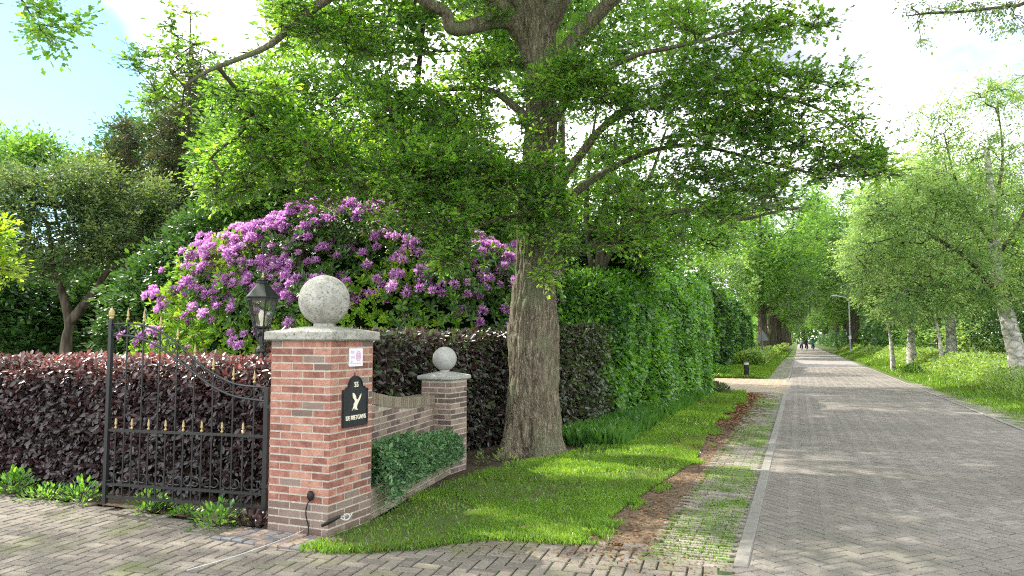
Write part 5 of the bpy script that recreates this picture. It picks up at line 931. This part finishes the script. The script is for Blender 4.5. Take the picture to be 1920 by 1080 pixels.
# ------------------------------------------------------------------ street things
g = G(1400, 709); bo = thing('bollard', 'black bollard with white reflective band at the corner of the side drive', 'bollard', (*g, 0)); mb = MB(); lathe(mb, [(.10, 0), (.10, .56), (.09, .565), (.001, .565)], 16); mb.build('post', M['darkrubber'], bo); mb = MB(); lathe(mb, [(.001, .565), (.098, .565), (.098, .66), (.001, .68)], 16); mb.build('reflective_band', M['galv'], bo)
mb = MB(); lathe(mb, [(.001, .675), (.1, .675), (.1, .70), (.06, .72), (.001, .72)], 16); mb.build('cap', M['darkrubber'], bo)
g = G(1431, 687); sg = thing('traffic_sign', 'grey back of a triangular traffic sign on a thin dark pole', 'sign', (*g, 0), rz=-ang); mb = MB(); tube(mb, [P(0, 0), P(0, 1), P(0, 2.2)], .035, 8); mb.build('pole', M['signback'], sg)
mb = MB(); tri_ = [(-.36, 1.62), (-.33, 1.58), (.33, 1.58), (.36, 1.62), (.03, 2.2), (-.03, 2.2)]; V = [(x, .04, z) for x, z in tri_] + [(x, .06, z) for x, z in tri_]; mb.add(V, [[0, 1, 2, 3, 4, 5], [11, 10, 9, 8, 7, 6]]); mb.add(V, [[i, (i + 1) % 6, 6 + (i + 1) % 6, 6 + i] for i in range(6)]); mb.build('sign_plate', M['signback'], sg)
lg = RD(78, 5.3); st = thing('street_lamp', 'slim grey street lamp with curved arm over the road, right side', 'street lamp', (*lg, 0), rz=-ang)
mb = MB(); tube(mb, sm([P(0, 0), P(0, 2), P(0, 5.2), P(-.05, 5.7), P(-.35, 6.0), P(-1.0, 6.15)], 8), .065, 8); mb.build('pole', M['galv'], st, smooth=True)
mb = MB(); tube(mb, sm([P(-.95, 6.15), P(-1.15, 6.2), P(-1.5, 6.2), P(-1.75, 6.17)], 4), [.05, .06, .08, .10, .11, .11, .11, .11, .10, .09, .06, .05, .03][:13], 8); mb.build('lamp_head', M['galv'], st, smooth=True)
mb = MB(); boxes(mb, [[0, -.07, 1.9]], [[.13, .01, .17]]); mb.build('number_plate', M['white'], st)
# ------------------------------------------------------------------ cyclists
def bicycle(loc, rz, label):
    r = thing('bicycle', label, 'bicycle', loc, 'bicycles far down the road', rz)
    for y in (-.52, .52):
        mb = MB(); a = np.linspace(0, 2 * np.pi, 25); tube(mb, np.c_[np.zeros(25), y + .34 * np.cos(a), .35 + .34 * np.sin(a)], .02, 6, cap=False)
        k = np.linspace(0, 2 * np.pi, 13)[:-1]; segs(mb, np.tile([[0, y, .35]], (12, 1)), np.c_[np.zeros(12), y + .33 * np.cos(k), .35 + .33 * np.sin(k)], np.full(12, .003), np.full(12, .003), 3); mb.build('wheel', M['darkrubber'], r)
    mb = MB()
    for a, b in (((0, -.52, .35), (0, -.08, .33)), ((0, -.08, .33), (0, -.2, .85)), ((0, -.08, .33), (0, .38, .75)), ((0, -.17, .75), (0, .36, .85)), ((0, -.52, .35), (0, -.17, .75)), ((0, .52, .35), (0, .34, 1.05)), ((-.28, .22, 1.08), (0, .34, 1.05)), ((.28, .22, 1.08), (0, .34, 1.05))): tube(mb, [a, b], .016, 6)
    mb.build('frame', M['darkrubber'], r); mb = MB(); boxes(mb, [[0, -.22, .89]], [[.08, .13, .03]]); mb.build('saddle', M['darkrubber'], r)
    mb = MB(); boxes(mb, [[-.17, -.5, .6], [.17, -.5, .6]], [[.07, .17, .15]]); mb.build('pannier', M['darkcloth'], r); return r
def skinmesh(verts, edges, radii, mats, parent, name):
    me = bpy.data.meshes.new(name); me.from_pydata(verts, edges, []); me.materials.append(mats); o = bpy.data.objects.new(name, me); COL.objects.link(o); o.parent = parent
    sk = o.modifiers.new('s', 'SKIN'); 
    if not me.skin_vertices: 
        pass
    for i, r in enumerate(radii): me.skin_vertices[0].data[i].radius = (r, r)
    me.skin_vertices[0].data[0].use_root = True; sb = o.modifiers.new('d', 'SUBSURF'); sb.levels = 1; sb.render_levels = 1; return o
def rider(loc, rz, label, top, hair, lean=0.0):
    r = thing('person', label, 'person', loc, 'cyclists far down the road', rz)
    V = [(0, -.2, .95), (0, -.16, 1.15), (0, -.08, 1.42), (0, -.05, 1.52), (0, -.03, 1.63), (0, -.03, 1.74), (-.19, -.08, 1.42), (-.24, .02, 1.2), (-.26, .2, 1.1), (.19, -.08, 1.42), (.24, .02, 1.2), (.26, .2, 1.1),
         (-.1, -.15, .93), (-.12, .18, .82), (-.11, .0, .42), (-.11, .1, .36), (.1, -.15, .93), (.12, .2, .72), (.11, -.02, .28), (.11, .1, .22)]
    E = [(0, 1), (1, 2), (2, 3), (3, 4), (4, 5), (2, 6), (6, 7), (7, 8), (2, 9), (9, 10), (10, 11), (0, 12), (12, 13), (13, 14), (14, 15), (0, 16), (16, 17), (17, 18), (18, 19)]
    Rr = [.15, .14, .15, .06, .10, .085, .07, .05, .035, .07, .05, .035, .10, .08, .05, .04, .10, .08, .05, .04]
    skinmesh(V, E, Rr, top, r, 'body'); mb = MB(); th = np.linspace(-.3, np.pi / 2, 8); lathe(mb, np.c_[np.maximum(.112 * np.cos(th), .001), 1.69 + .12 * np.sin(th)], 12, c=(0, -.045, 0)); mb.build('hair', hair, r, smooth=True)
    mb = MB()
    for s in (-1, 1): tube(mb, [(s * .1, -.16, .93), (s * .125, .19, .80 if s < 0 else .71), (s * .112, .0, .44 if s < 0 else .3)], [.115, .09, .062], 8)
    mb.build('trousers', M['darkcloth'], r, smooth=True); return r
for px, lab, bl_, top, hair in ((1502.5, 'cyclist in grey jacket riding away, left of the three', 'black bicycle ridden by the cyclist in grey on the left', M['greycloth'], M['cream']), (1512, 'cyclist all in black riding away, middle of the three', 'black bicycle under the cyclist in black in the middle', M['darkcloth'], M['darkcloth']), (1524, 'cyclist in blue jacket riding away, right of the three', 'black bicycle ridden by the cyclist in blue on the right', M['bluecloth'], M['darkcloth'])):
    a = A(px, 640, 112); rider((a[0], a[1], 0), -ang, lab, top, hair); bicycle((a[0], a[1], 0), -ang, bl_)
print('verts', sum(len(m.vertices) for m in bpy.data.meshes))
